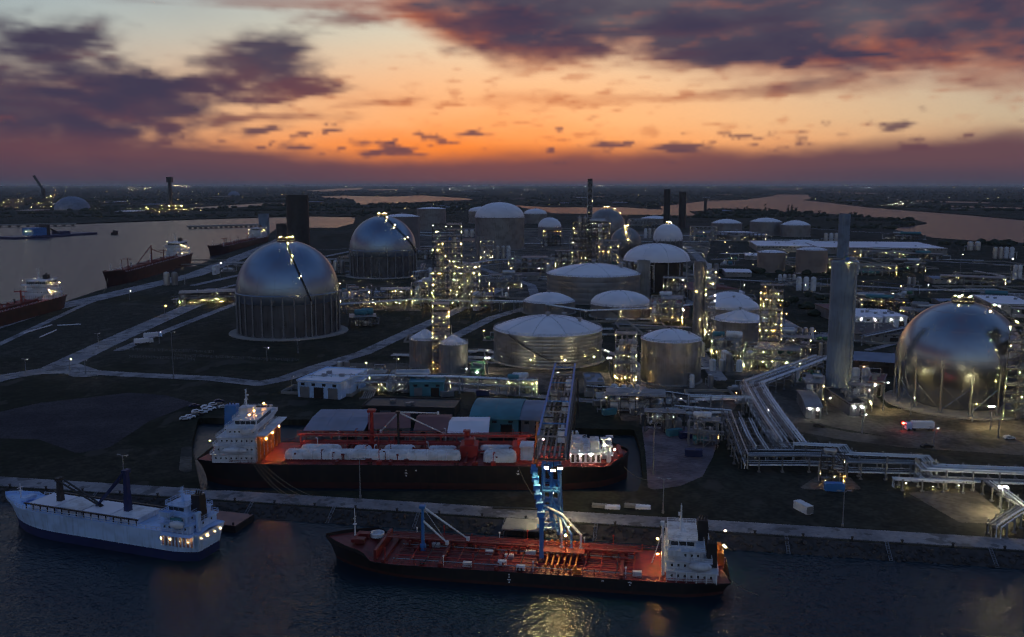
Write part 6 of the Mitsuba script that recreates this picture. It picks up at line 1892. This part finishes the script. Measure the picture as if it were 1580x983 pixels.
far_lights('town_lights', 'yellowish lights of distant towns and works along the skyline', 150, (0, 1580, 288, 328), .42, 2.6, WARM, 1)
far_lights('shore_lights', 'lights of the works on the far left shore', 110, None, .55, 4.5, WARM, 2, clusters=[(20, 314, 16, 5), (60, 318, 20, 5), (75, 308, 8, 4), (210, 292, 12, 1.5), (200, 326, 60, 3), (275, 328, 12, 3), (280, 281, 9, 4)])
far_lights('village_lights', 'orange lights of distant roads', 70, (0, 1580, 288, 322), .38, 2.4, AMBER, 3)
far_lights('harbour_lights', 'whitish lights of the far works on the right bank', 60, None, .48, 3.4, COOL, 4, clusters=[(1395, 313, 14, 3), (1385, 316, 8, 2), (880, 290, 60, 2), (720, 292, 25, 2), (1330, 292, 40, 1.5), (1160, 392, 40, 8)])
far_lights('yard_lights', 'yellow lamps spread through the far tank farm and yards', 200, None, .40, 6., WARM, 5,
           clusters=[(900, 372, 60, 12), (1100, 368, 40, 10), (1340, 415, 60, 14), (1450, 440, 70, 20), (1140, 395, 60, 14), (640, 450, 60, 15), (780, 410, 50, 15), (1040, 400, 40, 14), (1500, 470, 50, 14), (450, 430, 60, 20), (700, 392, 40, 10), (1230, 400, 50, 10)])

# ------------------------------------------------------------------ the clutter of the works: pipe runs on the ground, bund walls, skids
FLARE = Thing('flood_mast', 'short mast with bright white floods at the tip of the bent pipe rack', 'flood light')
f = G(1544, 792)
FLARE.part('pole', MB().tube(f, f + V(0, 0, 8.5), .22, 8).beam(f + V(-1.4, 0, 8.5), f + V(1.4, 0, 8.5), .2), GALV)
lamp(FLARE, 'lamp', [f + V(-1.1, -.5, 8.2), f + V(1.1, -.5, 8.2)], .42, 170, V(1, .84, .45), weight=6)
FL2 = Thing('flood_mast', 'flood mast at the foot of the lit stair tower, before the silver sphere', 'flood light')
f = G(1528, 664)
FL2.part('pole', MB().tube(f, f + V(0, 0, 10.), .22, 8).beam(f + V(-1.2, 0, 10.), f + V(1.2, 0, 10.), .2), GALV)
lamp(FL2, 'lamp', [f + V(-.8, .4, 9.7), f + V(.8, .4, 9.7)], .38, 150, V(1, .80, .36), weight=5)
FL3 = Thing('flood_mast', 'flood mast between the upright grey tank and the banded tank', 'flood light')
f = G(940, 578)
FL3.part('pole', MB().tube(f, f + V(0, 0, 9.), .22, 8).beam(f + V(-1.2, 0, 9.), f + V(1.2, 0, 9.), .2), GALV)
lamp(FL3, 'lamp', [f + V(-.8, .4, 8.7), f + V(.8, .4, 8.7)], .32, 130, V(1, .87, .52), weight=5)
FL4 = Thing('flood_mast', 'flood mast between the green lit cabin and the banded tank', 'flood light')
f = G(752, 578)
FL4.part('pole', MB().tube(f, f + V(0, 0, 9.), .22, 8).beam(f + V(-1.2, 0, 9.), f + V(1.2, 0, 9.), .2), GALV)
lamp(FL4, 'lamp', [f + V(-.8, .4, 8.7), f + V(.8, .4, 8.7)], .32, 110, V(1, .88, .56), weight=4)

f = G(1549, 636)
lamp(STAIRS[0], 'flood_lamp', [V(f[0], f[1], height_at(f, 560))], .55, 130, V(1, .86, .50), weight=6)

MARKS = [('the big bluish sphere', 447, 500), ('the dimmer sphere', 592, 420), ('the banded tank', 845, 550), ('the upright grey tank', 1034, 580), ('the broad grey tank', 915, 460), ('the mushroom dome', 1012, 440), ('the tall domed tank', 771, 380),
         ('the broad lattice tower', 691, 470), ('the flare tower', 909, 400), ('the row of bluish domes', 1130, 490), ('the square lit tower', 1187, 540), ('the grey chimney', 1292, 600), ('the silver sphere', 1473, 640), ('the white long hall', 1360, 380),
         ('the brown tanks', 1220, 420), ('the white offices', 1360, 490), ('the cabin block', 490, 585), ('the river quay', 200, 450), ('the two thin stacks', 1040, 355), ('the far yard lamp posts', 1520, 430)]
WORDS = 'first second third fourth fifth sixth seventh eighth ninth tenth eleventh twelfth thirteenth fourteenth fifteenth sixteenth seventeenth eighteenth nineteenth twentieth'.split()
COUNT = {}


def near(what, px, py):
    """A label by the landmark that stands next to it."""
    m = min(MARKS, key=lambda k: math.hypot(k[1] - px, 2.2 * (k[2] - py)))
    side = ('left' if px < m[1] - 12 else 'right' if px > m[1] + 12 else '')
    deep = ('in front of' if py > m[2] + 6 else 'behind' if py < m[2] - 6 else 'beside')
    s = f'{what} {deep} {m[0]}' + (f', on its {side}' if side else '')
    COUNT[s] = COUNT.get(s, 0) + 1
    return s if COUNT[s] == 1 else f'{s}, {WORDS[COUNT[s] - 1]} such'


rng = np.random.default_rng(51)
zones = [(480, 660, 395, 460, 9), (640, 880, 352, 400, 12), (700, 860, 400, 470, 9), (960, 1100, 355, 460, 10), (1090, 1290, 370, 470, 16), (1200, 1280, 500, 590, 8), (1290, 1580, 385, 470, 20), (1310, 1400, 500, 600, 8),
         (1400, 1580, 470, 520, 8), (880, 1010, 480, 520, 6), (1050, 1130, 530, 600, 7), (930, 1080, 605, 650, 8), (480, 640, 575, 612, 8), (250, 440, 400, 450, 9), (600, 760, 520, 560, 5), (1060, 1150, 590, 640, 5)]
E1 = QD; E2 = unit(G(300, 470) - G(80, 571)); E3 = V(-E2[1], E2[0], 0)
for (x0, x1, y0, y1, n) in zones:
    for k in range(n):
        px, py = rng.uniform(x0, x1), rng.uniform(y0, y1)
        c = G(px, py); s = scale_at(c) / .3
        d = [E1, E2, E3, V(1, 0, 0)][rng.integers(4)]
        nn = V(-d[1], d[0], 0)
        kind = rng.integers(5)
        if kind <= 1:      # pipes low over the ground with a loop
            m = rng.integers(3, 7); L = rng.uniform(18, 60) * s
            t = Thing('pipe_run', near('low pipe run', px, py), 'pipes', 'low pipe runs over the works ground')
            mm = [PIPE, GALV, WHITE, CLAD, PIPE][rng.integers(5)]
            for i in range(m):
                o = (i - m / 2) * .95 * s ** .6
                r = rng.uniform(.16, .34) * s ** .6
                p0, p1 = c - d * L / 2 + nn * o + V(0, 0, .9), c + d * L / 2 + nn * o + V(0, 0, .9)
                q1, q2 = p0 + (p1 - p0) * .45, p0 + (p1 - p0) * .55
                off = nn * 4 * s ** .6
                t.part('pipe', MB().path([p0, q1, q1 + off, q2 + off, q2, p1], r, 6), mm if i % 2 else [PIPE, WHITE][i % 2], 50)
            for f_ in np.linspace(.06, .94, max(3, int(L / 12))):
                p = c - d * L / 2 + d * L * f_
                t.part('sleeper', MB().beam(p - nn * m * .55 * s ** .6 + V(0, 0, .3), p + nn * m * .55 * s ** .6 + V(0, 0, .3), .6, .6), CONC)
        elif kind == 2:    # bund wall
            L, W = rng.uniform(18, 50) * s, rng.uniform(10, 26) * s
            t = Thing('bund_wall', near('concrete bund wall', px, py), 'wall', 'low bund walls in the works')
            pts = [c - d * L / 2 - nn * W / 2, c + d * L / 2 - nn * W / 2, c + d * L / 2 + nn * W / 2, c - d * L / 2 + nn * W / 2]
            for a, b in zip(pts, pts[1:] + pts[:1]):
                t.part('wall_side', MB().beam(a + V(0, 0, .6), b + V(0, 0, .6), .5, 1.5), CONC)
        elif kind == 3:    # pump skid
            t = Thing('pump_skid', near('small pump skid', px, py), 'pump', 'pump skids in the works')
            w = 2.6 * s ** .7
            fr_ = (c * V(1, 1, 0) + V(0, 0, Z0), d, nn)
            t.part('base', MB(fr_).block(-w * 1.6, w * 1.6, -w, w, 0, .5), CONC)
            for x in (-w, w * .2):
                t.part('drum', MB(fr_).tube((x, -w * .5, w * .55), (x + w * .9, -w * .5, w * .55), w * .36, 12), [TEAL, PIPE, WHITE, GREEN][rng.integers(4)], 40)
            t.part('motor', MB(fr_).block(w * .5, w * 1.3, w * .1, w * .7, .5, w * .7), BLUE if rng.random() < .3 else GALV)
            t.part('pipe', MB(fr_).path([(-w * 1.5, w * .4, w * .4), (-w * .2, w * .4, w * .4), (-w * .2, w * .4, w * 1.5), (w * 1.8, w * .4, w * 1.5), (w * 1.8, w * .4, .2)], w * .10, 6), PIPE, 50)
            if rng.random() < .5:
                t.part('lamp_pole', MB(fr_).tube((-w * 1.4, -w * .8, .4), (-w * 1.4, -w * .8, w * 1.9), .12, 6), GALV)
                lamp(t, 'lamp', [fr_[0] + d * (-w * 1.4) - nn * w * .8 + V(0, 0, w * 2.0)], .30 * s ** .4, 16, [WARM, COOL, AMBER][rng.integers(3)], weight=.1)
        else:              # small vertical vessels in a row
            t = Thing('vessel_row', near('small vessel row', px, py), 'vessels', 'small upright vessels in the works')
            m = rng.integers(2, 5); r = rng.uniform(1.0, 1.9) * s ** .7; h = rng.uniform(4, 8) * s ** .7
            for i in range(m):
                p = c + d * (i - m / 2) * r * 2.6
                t.part('vessel', MB().lathe([(r, .0), (r, h), (r * .75, h + r * .4), (.01, h + r * .6)], p, 14), [CLAD, PIPE, WHITE][rng.integers(3)], 40)
            t.part('pipe', MB().path([c - d * m * r * 1.5 + nn * r * 1.2 + V(0, 0, h * .6), c + d * m * r * 1.4 + nn * r * 1.2 + V(0, 0, h * .6), c + d * m * r * 1.4 + nn * r * 1.2], .2 * s, 6), PIPE, 50)

# quay furniture
us = np.linspace(-10, 330, 27)
for i, u in enumerate(us):
    p = QL + QD * u + QN * .7; p[2] = Z0 + .03
    t = Thing('quay_bollard', f'squat mooring bollard on the quay edge, {ORD[i]} from the left', 'bollard', 'mooring bollards along the quay')
    t.part('base', MB().tube(p, p + V(0, 0, .15), .55, 10), STEEL)
    t.part('post', MB().tube(p, p + V(0, 0, .85), .3, 10, .26).tube(p + V(0, 0, .85), p + V(0, 0, 1.05), .45, 10), STEEL, 40)
for i, u in enumerate(np.linspace(8, 300, 12)):
    t = Thing('quay_ladder', f'steel ladder down the stone bank, {ORD[i]} from the left', 'ladder', 'ladders down the stone bank')
    a, b = QL + QD * u + QN * .2, QL + QD * u + QN * -6.2
    a[2], b[2] = Z0 + .5, .1
    for s_ in (-.4, .4):
        t.part('rail', MB().beam(a + QD * s_, b + QD * s_, .14), GALV)
    for k in np.linspace(.03, .97, 12):
        t.part('rung', MB().beam(a + (b - a) * k - QD * .4, a + (b - a) * k + QD * .4, .1), GALV)

# ------------------------------------------------------------------ the air
TOP = 190.
scene['mat_air'] = {'type': 'null'}
scene['haze'] = {'type': 'cube', 'to_world': T().translate([0, 29000, (TOP - 4) / 2]).scale([69000, 40500, (TOP + 4) / 2]), 'bsdf': {'type': 'ref', 'id': 'mat_air'}, 'interior': {'type': 'ref', 'id': 'air'}}
labels['haze'] = {'kind': 'stuff', 'label': 'thin evening haze over the whole harbour'}
